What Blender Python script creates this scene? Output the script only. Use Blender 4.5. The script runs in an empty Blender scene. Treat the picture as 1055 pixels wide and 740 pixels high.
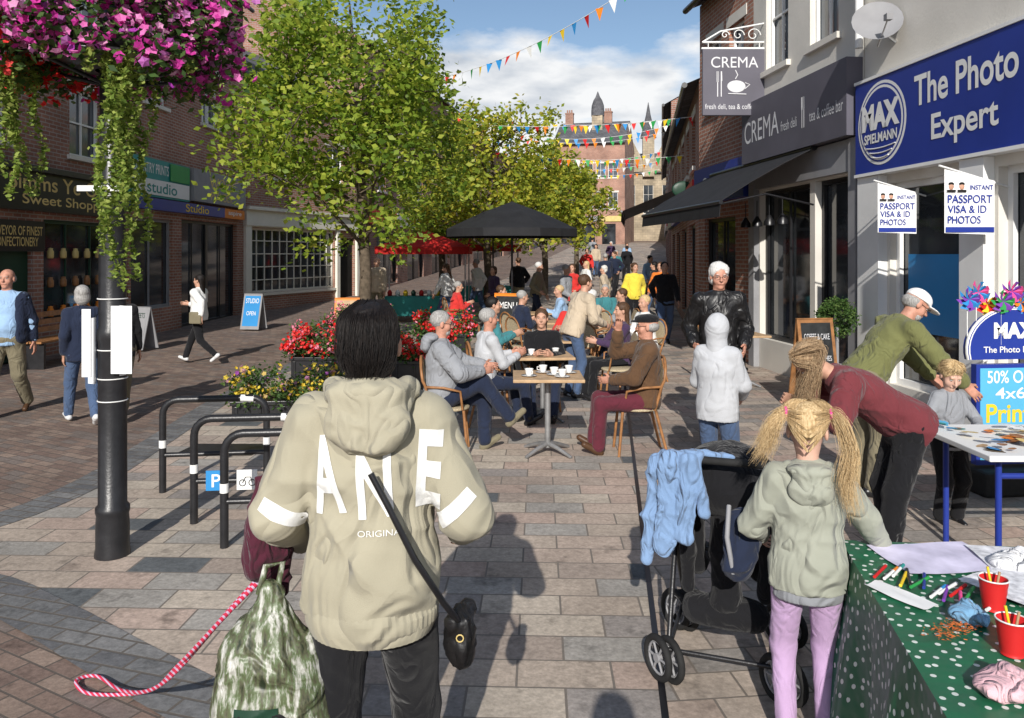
import bpy, math, random, time
import numpy as np
from mathutils import Vector, Matrix
from mathutils.bvhtree import BVHTree
random.seed(7); rng=np.random.default_rng(7)
T0=time.time()
scene=bpy.context.scene
COL=scene.collection
# ---------------------------------------------------------------- materials
def newmat(name):
    m=bpy.data.materials.new(name); m.use_nodes=True
    nt=m.node_tree; b=nt.nodes['Principled BSDF']; return m,nt,b
def N(nt,t,**k):
    n=nt.nodes.new(t)
    for a,v in k.items(): setattr(n,a,v)
    return n
def mat(name,col,rough=.8,var=.18,scale=6,bump=.0,bscale=60,metal=0,spec=.3,fold=0,fscale=9,sheen=0,crease=0):
    m,nt,b=newmat(name); L=nt.links.new
    tc=N(nt,'ShaderNodeTexCoord')
    no=N(nt,'ShaderNodeTexNoise'); no.inputs['Scale'].default_value=scale; no.inputs['Detail'].default_value=5
    L(tc.outputs['Object'],no.inputs['Vector'])
    r=N(nt,'ShaderNodeValToRGB'); e=r.color_ramp.elements
    e[0].position=.3; e[1].position=.7
    e[0].color=[c*(1-var) for c in col[:3]]+[1]; e[1].color=[min(1,c*(1+var)) for c in col[:3]]+[1]
    L(no.outputs['Fac'],r.inputs['Fac']); L(r.outputs['Color'],b.inputs['Base Color'])
    b.inputs['Roughness'].default_value=rough; b.inputs['Metallic'].default_value=metal
    b.inputs['Specular IOR Level'].default_value=spec
    if sheen: b.inputs['Sheen Weight'].default_value=sheen
    last=None
    if fold:
        n2=N(nt,'ShaderNodeTexNoise'); n2.inputs['Scale'].default_value=fscale; n2.inputs['Detail'].default_value=2; n2.inputs['Distortion'].default_value=1.2
        mp=N(nt,'ShaderNodeMapping'); mp.inputs['Scale'].default_value=(1,1,.55); mp.inputs['Rotation'].default_value=(.4,.5,.2)
        L(tc.outputs['Object'],mp.inputs['Vector']); L(mp.outputs['Vector'],n2.inputs['Vector'])
        h=n2.outputs['Fac']
        if crease:
            s1=N(nt,'ShaderNodeMath',operation='SUBTRACT'); L(h,s1.inputs[0]); s1.inputs[1].default_value=.5
            s2=N(nt,'ShaderNodeMath',operation='ABSOLUTE'); L(s1.outputs[0],s2.inputs[0])
            s3=N(nt,'ShaderNodeMath',operation='MINIMUM'); L(s2.outputs[0],s3.inputs[0]); s3.inputs[1].default_value=.13
            s4=N(nt,'ShaderNodeMath',operation='MULTIPLY'); L(s3.outputs[0],s4.inputs[0]); s4.inputs[1].default_value=crease
            s5=N(nt,'ShaderNodeMath'); L(s4.outputs[0],s5.inputs[0]); L(h,s5.inputs[1]); h=s5.outputs[0]
        bp=N(nt,'ShaderNodeBump'); bp.inputs['Strength'].default_value=1; bp.inputs['Distance'].default_value=fold
        L(h,bp.inputs['Height']); last=bp
    if bump:
        n3=N(nt,'ShaderNodeTexNoise'); n3.inputs['Scale'].default_value=bscale; n3.inputs['Detail'].default_value=3
        L(tc.outputs['Object'],n3.inputs['Vector'])
        bp=N(nt,'ShaderNodeBump'); bp.inputs['Strength'].default_value=bump; bp.inputs['Distance'].default_value=.01
        L(n3.outputs['Fac'],bp.inputs['Height'])
        if last: L(last.outputs['Normal'],bp.inputs['Normal'])
        last=bp
    if last: L(last.outputs['Normal'],b.inputs['Normal'])
    return m
def cloth(name,col,fold=.02,fscale=9,var=.12,bs=350,crease=2.2): return mat(name,col,.9,var,3,.25,bs,spec=.15,fold=fold*1.6,fscale=fscale*.75,sheen=.12,crease=crease)
def brickmat(name,c1,c2,mort,bw=.225,rh=.075,ms=.01,bump=.4):
    m,nt,b=newmat(name); L=nt.links.new
    tc=N(nt,'ShaderNodeTexCoord'); sx=N(nt,'ShaderNodeSeparateXYZ'); L(tc.outputs['Object'],sx.inputs[0])
    ad=N(nt,'ShaderNodeMath'); L(sx.outputs[0],ad.inputs[0]); L(sx.outputs[1],ad.inputs[1])
    cb=N(nt,'ShaderNodeCombineXYZ'); L(ad.outputs[0],cb.inputs[0]); L(sx.outputs[2],cb.inputs[1])
    br=N(nt,'ShaderNodeTexBrick'); L(cb.outputs[0],br.inputs['Vector'])
    br.inputs['Color1'].default_value=(*c1,1); br.inputs['Color2'].default_value=(*c2,1); br.inputs['Mortar'].default_value=(*mort,1)
    br.inputs['Scale'].default_value=1; br.inputs['Brick Width'].default_value=bw; br.inputs['Row Height'].default_value=rh; br.inputs['Mortar Size'].default_value=ms
    no=N(nt,'ShaderNodeTexNoise'); no.inputs['Scale'].default_value=.8; no.inputs['Detail'].default_value=6; L(tc.outputs['Object'],no.inputs['Vector'])
    mr=N(nt,'ShaderNodeMapRange'); mr.inputs[1].default_value=.3; mr.inputs[2].default_value=.7; mr.inputs[3].default_value=.65; mr.inputs[4].default_value=1.2
    L(no.outputs['Fac'],mr.inputs[0])
    mx=N(nt,'ShaderNodeMix',data_type='RGBA',blend_type='MULTIPLY'); mx.inputs[0].default_value=1
    L(br.outputs['Color'],mx.inputs[6]); L(mr.outputs[0],mx.inputs[7]); L(mx.outputs[2],b.inputs['Base Color'])
    bp=N(nt,'ShaderNodeBump',invert=True); bp.inputs['Strength'].default_value=bump; bp.inputs['Distance'].default_value=.01
    L(br.outputs['Fac'],bp.inputs['Height']); L(bp.outputs['Normal'],b.inputs['Normal']); b.inputs['Roughness'].default_value=.9
    return m
def pavemat(name,cols,bw,rh,ms,rot=0,off=.5,mort=(.13,.115,.10),stain=.5,shift=(0,0)):
    m,nt,b=newmat(name); L=nt.links.new
    tc=N(nt,'ShaderNodeTexCoord'); mp=N(nt,'ShaderNodeMapping'); mp.inputs['Rotation'].default_value=(0,0,rot); mp.inputs['Location'].default_value=(shift[0],shift[1],0)
    L(tc.outputs['Object'],mp.inputs['Vector'])
    br=N(nt,'ShaderNodeTexBrick'); L(mp.outputs[0],br.inputs['Vector']); br.offset=off
    br.inputs['Color1'].default_value=(0,0,0,1); br.inputs['Color2'].default_value=(1,1,1,1); br.inputs['Mortar'].default_value=(.5,.5,.5,1)
    br.inputs['Scale'].default_value=1; br.inputs['Brick Width'].default_value=bw; br.inputs['Row Height'].default_value=rh; br.inputs['Mortar Size'].default_value=ms; br.inputs['Mortar Smooth'].default_value=.2
    r=N(nt,'ShaderNodeValToRGB'); r.color_ramp.interpolation='CONSTANT'; el=r.color_ramp.elements
    while len(el)<len(cols): el.new(.5)
    for i,(p,c) in enumerate(cols): el[i].position=p; el[i].color=(*c,1)
    L(br.outputs['Color'],r.inputs['Fac'])
    def nz(s,a,bb,d=6,lo=.3,hi=.7):
        no=N(nt,'ShaderNodeTexNoise'); no.inputs['Scale'].default_value=s; no.inputs['Detail'].default_value=d; no.inputs['Roughness'].default_value=.65; L(tc.outputs['Object'],no.inputs['Vector'])
        mr=N(nt,'ShaderNodeMapRange'); mr.inputs[1].default_value=lo; mr.inputs[2].default_value=hi; mr.inputs[3].default_value=a; mr.inputs[4].default_value=bb
        L(no.outputs['Fac'],mr.inputs[0]); return mr.outputs[0]
    def mul(a,bb):
        mx=N(nt,'ShaderNodeMix',data_type='RGBA',blend_type='MULTIPLY'); mx.inputs[0].default_value=1; L(a,mx.inputs[6]); L(bb,mx.inputs[7]); return mx.outputs[2]
    c=mul(r.outputs['Color'],nz(.9,1-stain*.6,1.12)); c=mul(c,nz(26,.74,1.14)); 
    c=mul(c,nz(4.3,.5,1.0,4,.28,.42)); c=mul(c,nz(60,.85,1.08,2))
    mm=N(nt,'ShaderNodeMix',data_type='RGBA'); L(br.outputs['Fac'],mm.inputs[0]); L(c,mm.inputs[6]); mm.inputs[7].default_value=(*mort,1)
    L(mm.outputs[2],b.inputs['Base Color']); b.inputs['Roughness'].default_value=.82; b.inputs['Specular IOR Level'].default_value=.3
    bp=N(nt,'ShaderNodeBump',invert=True); bp.inputs['Strength'].default_value=.5; bp.inputs['Distance'].default_value=.005; L(br.outputs['Fac'],bp.inputs['Height'])
    no=N(nt,'ShaderNodeTexNoise'); no.inputs['Scale'].default_value=45; no.inputs['Detail'].default_value=5; L(tc.outputs['Object'],no.inputs['Vector'])
    b2=N(nt,'ShaderNodeBump'); b2.inputs['Strength'].default_value=.3; b2.inputs['Distance'].default_value=.007; L(no.outputs['Fac'],b2.inputs['Height']); L(bp.outputs[0],b2.inputs['Normal']); L(b2.outputs[0],b.inputs['Normal'])
    return m
def islandmat(name,stops,trans=.35,rough=.6,low=.0):
    m,nt,b=newmat(name); L=nt.links.new
    g=N(nt,'ShaderNodeNewGeometry'); r=N(nt,'ShaderNodeValToRGB'); el=r.color_ramp.elements
    while len(el)<len(stops): el.new(.5)
    for i,(p,c) in enumerate(stops): el[i].position=p; el[i].color=(*c,1)
    tc=N(nt,'ShaderNodeTexCoord'); no=N(nt,'ShaderNodeTexNoise'); no.inputs['Scale'].default_value=.9; L(tc.outputs['Object'],no.inputs['Vector'])
    a=N(nt,'ShaderNodeMath',operation='MULTIPLY_ADD'); L(no.outputs['Fac'],a.inputs[0]); a.inputs[1].default_value=low; L(g.outputs['Random Per Island'],a.inputs[2])
    a2=N(nt,'ShaderNodeMath',operation='SUBTRACT'); L(a.outputs[0],a2.inputs[0]); a2.inputs[1].default_value=low*.5
    L(a2.outputs[0],r.inputs['Fac']); L(r.outputs['Color'],b.inputs['Base Color']); b.inputs['Roughness'].default_value=rough; b.inputs['Specular IOR Level'].default_value=.3
    if trans:
        t=N(nt,'ShaderNodeBsdfTranslucent'); L(r.outputs['Color'],t.inputs['Color']); mx=N(nt,'ShaderNodeMixShader'); mx.inputs[0].default_value=trans
        L(b.outputs[0],mx.inputs[1]); L(t.outputs[0],mx.inputs[2]); L(mx.outputs[0],nt.nodes['Material Output'].inputs['Surface'])
    return m
def hairmat(name,c,c2):
    m,nt,b=newmat(name); L=nt.links.new
    tc=N(nt,'ShaderNodeTexCoord'); mp=N(nt,'ShaderNodeMapping'); mp.inputs['Scale'].default_value=(160,160,14); L(tc.outputs['Object'],mp.inputs[0])
    no=N(nt,'ShaderNodeTexNoise'); no.inputs['Scale'].default_value=1; no.inputs['Detail'].default_value=3; L(mp.outputs[0],no.inputs['Vector'])
    r=N(nt,'ShaderNodeValToRGB'); r.color_ramp.elements[0].position=.35; r.color_ramp.elements[1].position=.68; r.color_ramp.elements[0].color=(*c,1); r.color_ramp.elements[1].color=(*c2,1)
    L(no.outputs['Fac'],r.inputs[0]); L(r.outputs[0],b.inputs['Base Color']); b.inputs['Roughness'].default_value=.6; b.inputs['Specular IOR Level'].default_value=.3
    bp=N(nt,'ShaderNodeBump'); bp.inputs['Strength'].default_value=.5; bp.inputs['Distance'].default_value=.004; L(no.outputs['Fac'],bp.inputs['Height']); L(bp.outputs[0],b.inputs['Normal'])
    return m
M={}
M['brick']=brickmat('red brick',(.30,.12,.075),(.38,.17,.11),(.40,.35,.30))
M['brickd']=brickmat('dark brick',(.24,.10,.07),(.31,.145,.10),(.33,.28,.25))
M['stone']=brickmat('stone blocks',(.44,.36,.25),(.34,.28,.20),(.25,.21,.16),.6,.3,.015)
M['render']=mat('cream render',(.66,.63,.57),.85,.10,1.2,.2,30)
M['white']=mat('white paint',(.80,.80,.78),.5,.05,3)
M['cream']=mat('cream paint',(.76,.73,.64),.5,.05,3)
M['slate']=brickmat('slate roof',(.09,.09,.10),(.14,.14,.15),(.04,.04,.04),.3,.2,.01)
M['black']=mat('black paint',(.012,.012,.014),.35,.2,20,spec=.5)
M['iron']=mat('cast iron black',(.018,.018,.02),.36,.25,14,.12,80,spec=.5)
M['glass']=mat('dark glass',(.03,.035,.04),.06,.8,1.3,spec=.8)
M['glassl']=mat('sky glass',(.07,.085,.10),.08,.5,1,spec=.9)
M['dark']=mat('dark interior',(.012,.011,.010),.9,.6,1.5)
M['blue']=mat('sign blue',(.018,.040,.27),.4,.08,2,spec=.4)
M['blue2']=mat('light blue print',(.03,.24,.55),.5,.06,2)
M['skyb']=mat('sky blue print',(.10,.42,.66),.5,.06,2)
M['purple']=mat('slate purple fascia',(.105,.10,.125),.55,.10,2)
M['lgrey']=mat('pale grey lettering',(.65,.65,.67),.5,.05,2)
M['grey']=mat('mid grey',(.27,.27,.28),.6,.1,4)
M['steel']=mat('steel',(.55,.55,.55),.3,.1,9,metal=.9)
M['red']=mat('red print',(.58,.02,.02),.5,.1,4)
M['yellow']=mat('yellow print',(.8,.55,.03),.5,.1,4)
M['orange']=mat('orange print',(.75,.22,.02),.5,.1,4)
M['green']=mat('green print',(.03,.30,.07),.5,.1,4)
M['greend']=mat('dark green paint',(.015,.05,.03),.4,.1,4)
M['teal']=mat('teal print',(.03,.27,.25),.5,.1,4)
M['pink']=mat('pink print',(.75,.08,.28),.5,.1,4)
M['violet']=mat('violet print',(.2,.05,.38),.5,.1,4)
M['gold']=mat('gold lettering',(.62,.47,.18),.5,.1,4)
M['awn']=mat('black awning canvas',(.018,.018,.02),.8,.2,4,fold=.01,fscale=4)
M['awng']=mat('grey awning canvas',(.14,.14,.15),.8,.2,4,fold=.01)
M['canr']=mat('red canvas',(.5,.02,.015),.8,.2,3,fold=.02,fscale=5)
M['wood']=mat('varnished wood',(.30,.14,.055),.45,.3,14,.1,50)
M['woodp']=mat('pale wood',(.48,.32,.18),.55,.2,14,.1,50)
M['rattan']=mat('woven rattan',(.46,.38,.25),.7,.4,120,.6,160)
M['bark']=mat('bark',(.11,.085,.06),.95,.35,14,.8,40)
M['lead']=mat('cast aluminium',(.3,.3,.3),.45,.2,10,metal=.5)
M['paper']=mat('paper',(.82,.82,.82),.7,.03,5)
M['ceram']=mat('white ceramic',(.78,.77,.75),.2,.03,5,spec=.5)
M['board']=mat('chalk board',(.025,.027,.028),.8,.5,9)
M['rubber']=mat('rubber',(.02,.02,.02),.8,.2,20)
SK=mat('skin',(.52,.29,.20),.55,.14,24,.1,120,spec=.35)
SK2=mat('ruddy skin',(.50,.245,.17),.55,.2,28,.15,120,spec=.35)
SKC=mat('fair child skin',(.62,.38,.29),.55,.08,20,spec=.3)
M['lip']=mat('lips',(.34,.10,.085),.5,.1,20)
M['eyew']=mat('eye white',(.42,.39,.36),.3,.05,9)
M['eyed']=mat('eye dark',(.02,.015,.012),.2,.05,9)
M['leaf']=islandmat('tree leaves',[(0,(.10,.18,.022)),(.4,(.25,.36,.04)),(.8,(.40,.48,.06)),(1,(.52,.54,.08))],.5,.5,.8)
M['leafy']=islandmat('yellowing tree leaves',[(0,(.15,.21,.025)),(.4,(.35,.42,.045)),(.8,(.54,.52,.06)),(1,(.64,.54,.07))],.5,.5,.8)
M['leafd']=islandmat('planter leaves',[(0,(.03,.07,.016)),(.6,(.07,.14,.03)),(1,(.13,.19,.05))],.3)
M['trail']=islandmat('trailing leaves',[(0,(.10,.17,.025)),(.6,(.25,.34,.055)),(1,(.42,.48,.12))],.4)
M['petp']=islandmat('magenta petals',[(0,(.5,.03,.28)),(.4,(.74,.06,.42)),(.7,(.82,.26,.58)),(.88,(.84,.45,.66)),(1,(.42,.04,.42))],.35)
M['petr']=islandmat('red petals',[(0,(.6,.01,.01)),(.6,(.8,.025,.02)),(1,(.82,.12,.12))],.3)
M['petpk']=islandmat('pink petals',[(0,(.75,.16,.26)),(.6,(.8,.32,.4)),(1,(.7,.06,.12))],.25)
M['pety']=islandmat('yellow petals',[(0,(.65,.45,.03)),(.6,(.75,.6,.08)),(1,(.3,.06,.35))],.25)
# ---------------------------------------------------------------- mesh builder
class MB:
    def __init__(s): s.v=[];s.f=[];s.m=[];s.s=[]
    def add(s,V,F,mi=0,sm=False):
        o=len(s.v); s.v.extend([tuple(map(float,p)) for p in V])
        for f in F: s.f.append([i+o for i in f]); s.m.append(mi); s.s.append(sm)
        return s
    def box(s,x0,x1,y0,y1,z0,z1,mi=0):
        V=[(x0,y0,z0),(x1,y0,z0),(x1,y1,z0),(x0,y1,z0),(x0,y0,z1),(x1,y0,z1),(x1,y1,z1),(x0,y1,z1)]
        return s.add(V,[(0,3,2,1),(4,5,6,7),(0,1,5,4),(1,2,6,5),(2,3,7,6),(3,0,4,7)],mi)
    def quad(s,a,b,c,d,mi=0): return s.add([a,b,c,d],[(0,1,2,3)],mi)
    def tube(s,pts,r,n=8,mi=0,cap=True,closed=False):
        P=[np.array(p,float) for p in pts]; k=len(P); R=[r]*k if np.isscalar(r) else list(r)
        V=[];prev=None
        for i in range(k):
            if closed: t=P[(i+1)%k]-P[i-1]
            else: t=P[min(i+1,k-1)]-P[max(i-1,0)]
            t=t/(np.linalg.norm(t)+1e-9)
            if prev is None:
                a=np.array([0,0,1.]) if abs(t[2])<.9 else np.array([1.,0,0]); u=np.cross(t,a)
            else: u=prev-t*np.dot(prev,t)
            u/=np.linalg.norm(u)+1e-9; prev=u; w=np.cross(t,u)
            for j in range(n):
                an=2*math.pi*j/n; V.append(P[i]+R[i]*(u*math.cos(an)+w*math.sin(an)))
        F=[]
        for i in range(k if closed else k-1):
            a=i*n;b=((i+1)%k)*n
            for j in range(n): F.append((a+j,a+(j+1)%n,b+(j+1)%n,b+j))
        s.add(V,F,mi,True)
        if cap and not closed:
            s.add(V[:n],[tuple(range(n))[::-1]],mi); s.add(V[-n:],[tuple(range(n))],mi)
        return s
    def cyl(s,a,b,r0,r1=None,n=16,mi=0): return s.tube([a,b],[r0,r0 if r1 is None else r1],n,mi)
    def lathe(s,prof,n=24,c=(0,0,0),mi=0):
        V=[];F=[]
        for r,z in prof:
            for j in range(n):
                a=2*math.pi*j/n; V.append((c[0]+r*math.cos(a),c[1]+r*math.sin(a),c[2]+z))
        for i in range(len(prof)-1):
            for j in range(n): F.append((i*n+j,i*n+(j+1)%n,(i+1)*n+(j+1)%n,(i+1)*n+j))
        return s.add(V,F,mi,True)
    def ball(s,c,r,nu=12,nv=8,mi=0,R=None):
        if np.isscalar(r): r=(r,r,r)
        V=[];F=[]
        for i in range(nv+1):
            th=math.pi*i/nv
            for j in range(nu):
                a=2*math.pi*j/nu; p=np.array([r[0]*math.sin(th)*math.cos(a),r[1]*math.sin(th)*math.sin(a),r[2]*math.cos(th)])
                if R is not None: p=R@p
                V.append(p+np.array(c))
        for i in range(nv):
            for j in range(nu): F.append((i*nu+j,(i+1)*nu+j,(i+1)*nu+(j+1)%nu,i*nu+(j+1)%nu))
        return s.add(V,F,mi,True)
    def obj(s,name,mats,parent=None,bevel=0):
        me=bpy.data.meshes.new(name); me.from_pydata(s.v,[],s.f)
        if not isinstance(mats,(list,tuple)): mats=[mats]
        for m in mats: me.materials.append(M[m] if isinstance(m,str) else m)
        me.polygons.foreach_set('material_index',s.m); me.polygons.foreach_set('use_smooth',s.s)
        o=bpy.data.objects.new(name,me); COL.objects.link(o)
        if parent: o.parent=parent
        if bevel:
            b=o.modifiers.new('b','BEVEL'); b.width=bevel; b.segments=2; b.limit_method='ANGLE'
        return o
def npmesh(name,V,F,mats,parent=None,smooth=True):
    me=bpy.data.meshes.new(name); V=np.asarray(V,np.float32); F=np.asarray(F,np.int32); n=F.shape[1]
    me.vertices.add(len(V)); me.vertices.foreach_set('co',V.ravel()); me.loops.add(F.size); me.loops.foreach_set('vertex_index',F.ravel())
    me.polygons.add(len(F)); me.polygons.foreach_set('loop_start',np.arange(0,F.size,n,dtype=np.int32))
    for m in (mats if isinstance(mats,(list,tuple)) else [mats]): me.materials.append(M[m] if isinstance(m,str) else m)
    me.update(calc_edges=True); me.polygons.foreach_set('use_smooth',[smooth]*len(F))
    o=bpy.data.objects.new(name,me); COL.objects.link(o)
    if parent: o.parent=parent
    return o
def tag(o,label,cat,group=None,kind=None):
    if label: o['label']=label
    if cat: o['category']=cat
    if group: o['group']=group
    if kind: o['kind']=kind
    return o
def thing(name,label,cat,loc=(0,0,0),rz=0,group=None):
    o=bpy.data.objects.new(name,None); COL.objects.link(o); o.location=loc; o.rotation_euler=(0,0,rz); o.empty_display_size=.1
    return tag(o,label,cat,group)
def part(name,parent,loc=(0,0,0)):
    o=bpy.data.objects.new(name,None); COL.objects.link(o); o.location=loc; o.parent=parent; o.empty_display_size=.05; return o
def dup(root,loc,rz,label=None):
    def rec(o,par):
        n=o.copy(); COL.objects.link(n)
        if par: n.parent=par
        for c in o.children: rec(c,n)
        return n
    n=rec(root,None); n.location=loc; n.rotation_euler=(0,0,rz)
    if label: n['label']=label
    return n
def textmesh(s,bold=0,extr=.003):
    c=bpy.data.curves.new('t','FONT'); c.body=s; c.align_x='CENTER'; c.align_y='CENTER'; c.extrude=extr; c.offset=bold; c.size=1; c.space_line=.85
    o=bpy.data.objects.new('t',c); COL.objects.link(o)
    me=bpy.data.meshes.new_from_object(o.evaluated_get(bpy.context.evaluated_depsgraph_get()))
    bpy.data.objects.remove(o); return me
def text(s,w,h,m,parent,loc,rot=(math.pi/2,0,0),bold=.01,name='lettering'):
    me=textmesh(s,bold,0); co=np.empty(len(me.vertices)*3); me.vertices.foreach_get('co',co); co=co.reshape(-1,3)
    lo=co.min(0);hi=co.max(0); c=(lo+hi)/2; sx=w/(hi[0]-lo[0]+1e-6); sy=h/(hi[1]-lo[1]+1e-6)
    co=(co-c)*[sx,sy,1]; me.vertices.foreach_set('co',co.ravel()); me.materials.clear(); me.materials.append(M[m] if isinstance(m,str) else m)
    o=bpy.data.objects.new(name,me); COL.objects.link(o); o.parent=parent; o.location=loc; o.rotation_euler=rot
    return o
# ---------------------------------------------------------------- implicit surfaces
def A(*a): return np.array(a if len(a)>1 else a[0],float)
def nrm(v): v=A(v); return v/(np.linalg.norm(v)+1e-9)
class Blob:
    def __init__(s,k=.03): s.p=[];s.k=k
    def cap(s,a,b,ra,rb=None,fd=None,ff=1,k=None): s.p.append(('c',A(a),A(b),ra,ra if rb is None else rb,fd,ff,s.k if k is None else k)); return s
    def ell(s,c,r,R=None,k=None): s.p.append(('e',A(c),A(r),np.eye(3) if R is None else R,s.k if k is None else k)); return s
    def sub(s,c,r,R=None): s.p.append(('s',A(c),A(r),np.eye(3) if R is None else R)); return s
    def cut(s,p,n): s.p.append(('h',A(p),nrm(n))); return s
    def bb(s,p):
        if p[0]=='c':
            r=max(p[3],p[4])*max(1,p[6]); return np.minimum(p[1],p[2])-r,np.maximum(p[1],p[2])+r
        if p[0] in 'es': r=max(p[2]); return p[1]-r,p[1]+r
    def build(s,h,amp=0,fr=20,seed=0):
        B=[s.bb(p) for p in s.p if p[0] in 'ce']
        lo=np.min([b[0] for b in B],0)-3*h; hi=np.max([b[1] for b in B],0)+3*h
        n=np.ceil((hi-lo)/h).astype(int)+1
        ax=[lo[i]+h*np.arange(n[i]) for i in range(3)]
        W=np.full(n,1.,np.float32)
        for p in s.p:
            if p[0]=='h':
                d=(ax[0][:,None,None]-p[1][0])*p[2][0]+(ax[1][None,:,None]-p[1][1])*p[2][1]+(ax[2][None,None,:]-p[1][2])*p[2][2]
                W=np.maximum(W,d.astype(np.float32)); continue
            k=p[-1] if p[0]!='s' else 0
            b=s.bb(p); i0=np.clip(np.floor((b[0]-k-2*h-lo)/h).astype(int),0,n); i1=np.clip(np.ceil((b[1]+k+2*h-lo)/h).astype(int)+1,0,n)
            if (i1<=i0).any(): continue
            sl=tuple(slice(i0[i],i1[i]) for i in range(3))
            X=np.stack(np.meshgrid(*[ax[i][sl[i]] for i in range(3)],indexing='ij'),-1)
            if p[0]=='c':
                ab=p[2]-p[1]; q=X-p[1]; t=np.clip((q@ab)/(ab@ab+1e-12),0,1); q=q-t[...,None]*ab
                if p[5] is not None: q=q+p[5]*((q@p[5])*(1/p[6]-1))[...,None]
                d=np.linalg.norm(q,axis=-1)-(p[3]+(p[4]-p[3])*t)
            else:
                q=(X-p[1])@p[3]; k0=np.linalg.norm(q/p[2],axis=-1); k1=np.linalg.norm(q/p[2]**2,axis=-1)+1e-9; d=k0*(k0-1)/k1
            w=W[sl]
            if p[0]=='s': W[sl]=np.maximum(w,-d)
            else:
                hh=np.maximum(k-np.abs(w-d),0)/max(k,1e-6); W[sl]=np.minimum(w,d)-hh*hh*k*.25
        S=W<0; nx,ny,nz=n
        c=np.zeros((nx-1,ny-1,nz-1),np.int8)
        for a in (0,1):
            for b in (0,1):
                for e in (0,1): c+=S[a:nx-1+a,b:ny-1+b,e:nz-1+e]
        act=(c>0)&(c<8); I=np.argwhere(act); idx=-np.ones(act.shape,np.int64); idx[act]=np.arange(len(I))
        acc=np.zeros((len(I),3)); cnt=np.zeros(len(I))
        for axn in range(3):
            o1,o2=[i for i in range(3) if i!=axn]
            for a in (0,1):
                for b in (0,1):
                    off=np.zeros(3,int); off[o1]=a; off[o2]=b; P0=I+off; P1=P0.copy(); P1[:,axn]+=1
                    va=W[tuple(P0.T)]; vb=W[tuple(P1.T)]; cr=(va<0)!=(vb<0)
                    t=np.where(cr,va/np.where(cr,va-vb,1),0); pos=off[None,:].astype(float).repeat(len(I),0); pos[:,axn]=t
                    acc+=pos*cr[:,None]; cnt+=cr
        Vt=lo+h*(I+acc/cnt[:,None])
        Q=[]
        for axn in range(3):
            o1,o2=[(1,2),(2,0),(0,1)][axn]
            s0=[slice(None)]*3; s1=[slice(None)]*3; s0[axn]=slice(0,-1); s1[axn]=slice(1,None)
            cr=S[tuple(s0)]!=S[tuple(s1)]; E=np.argwhere(cr)
            E=E[(E[:,o1]>0)&(E[:,o2]>0)&(E[:,o1]<n[o1]-1)&(E[:,o2]<n[o2]-1)]
            def g(d1,d2):
                e=E.copy(); e[:,o1]+=d1; e[:,o2]+=d2; return idx[tuple(e.T)]
            q=np.stack([g(-1,-1),g(0,-1),g(0,0),g(-1,0)],1)
            fl=~S[tuple(E.T)]; q[fl]=q[fl][:,::-1]; Q.append(q)
        F=np.concatenate(Q); F=F[(F>=0).all(1)]
        if amp:
            r=np.random.default_rng(seed); d=np.zeros(len(Vt))
            a,b_,c_=Vt[F[:,0]],Vt[F[:,1]],Vt[F[:,2]]; fn=np.cross(b_-a,c_-a); vn=np.zeros_like(Vt)
            for i in range(4): np.add.at(vn,F[:,i],fn)
            vn/=np.linalg.norm(vn,axis=1)[:,None]+1e-12
            for o in range(5):
                f=fr*.6*(1.5**o)
                k1=r.normal(size=3)*A(.7,.7,1.3); k1/=np.linalg.norm(k1); k2=r.normal(size=3)*.35; k3=r.normal(size=3)*.4
                ph=Vt@k1*f+2.6*np.sin(Vt@k2*f+r.uniform(0,6))+r.uniform(0,6)
                msk=np.clip(.3+.8*np.sin(Vt@k3*f+r.uniform(0,6)),0,1)
                d+=((1-np.abs(np.sin(ph*.5))**.8*1.7)*msk)/(1.2**o)
            Vt=Vt+vn*(d*amp*.85)[:,None]
        return Vt,F
def joinm(L):
    V=[];F=[];o=0
    for v,f in L: V.append(v); F.append(f+o); o+=len(v)
    return np.concatenate(V),np.concatenate(F)
def ik(a,t,l1,l2,hint):
    d=t-a; Ln=np.linalg.norm(d); u=d/Ln; L2=min(Ln,(l1+l2)*.998); t=a+u*L2
    x=(l1*l1-l2*l2+L2*L2)/(2*L2); h=math.sqrt(max(l1*l1-x*x,0)); hp=A(hint)-u*np.dot(hint,u); return a+u*x+nrm(hp)*h,t
HB=hairmat('black hair',(.005,.004,.004),(.016,.011,.009)); HBR=hairmat('brown hair',(.04,.02,.01),(.12,.065,.035))
HBL=hairmat('blond hair',(.40,.26,.12),(.70,.53,.30)); HDB=hairmat('dark blond hair',(.22,.13,.07),(.54,.39,.23)); HG=hairmat('grey hair',(.22,.21,.2),(.46,.45,.43)); HW=hairmat('white hair',(.5,.49,.47),(.72,.71,.69))
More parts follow.
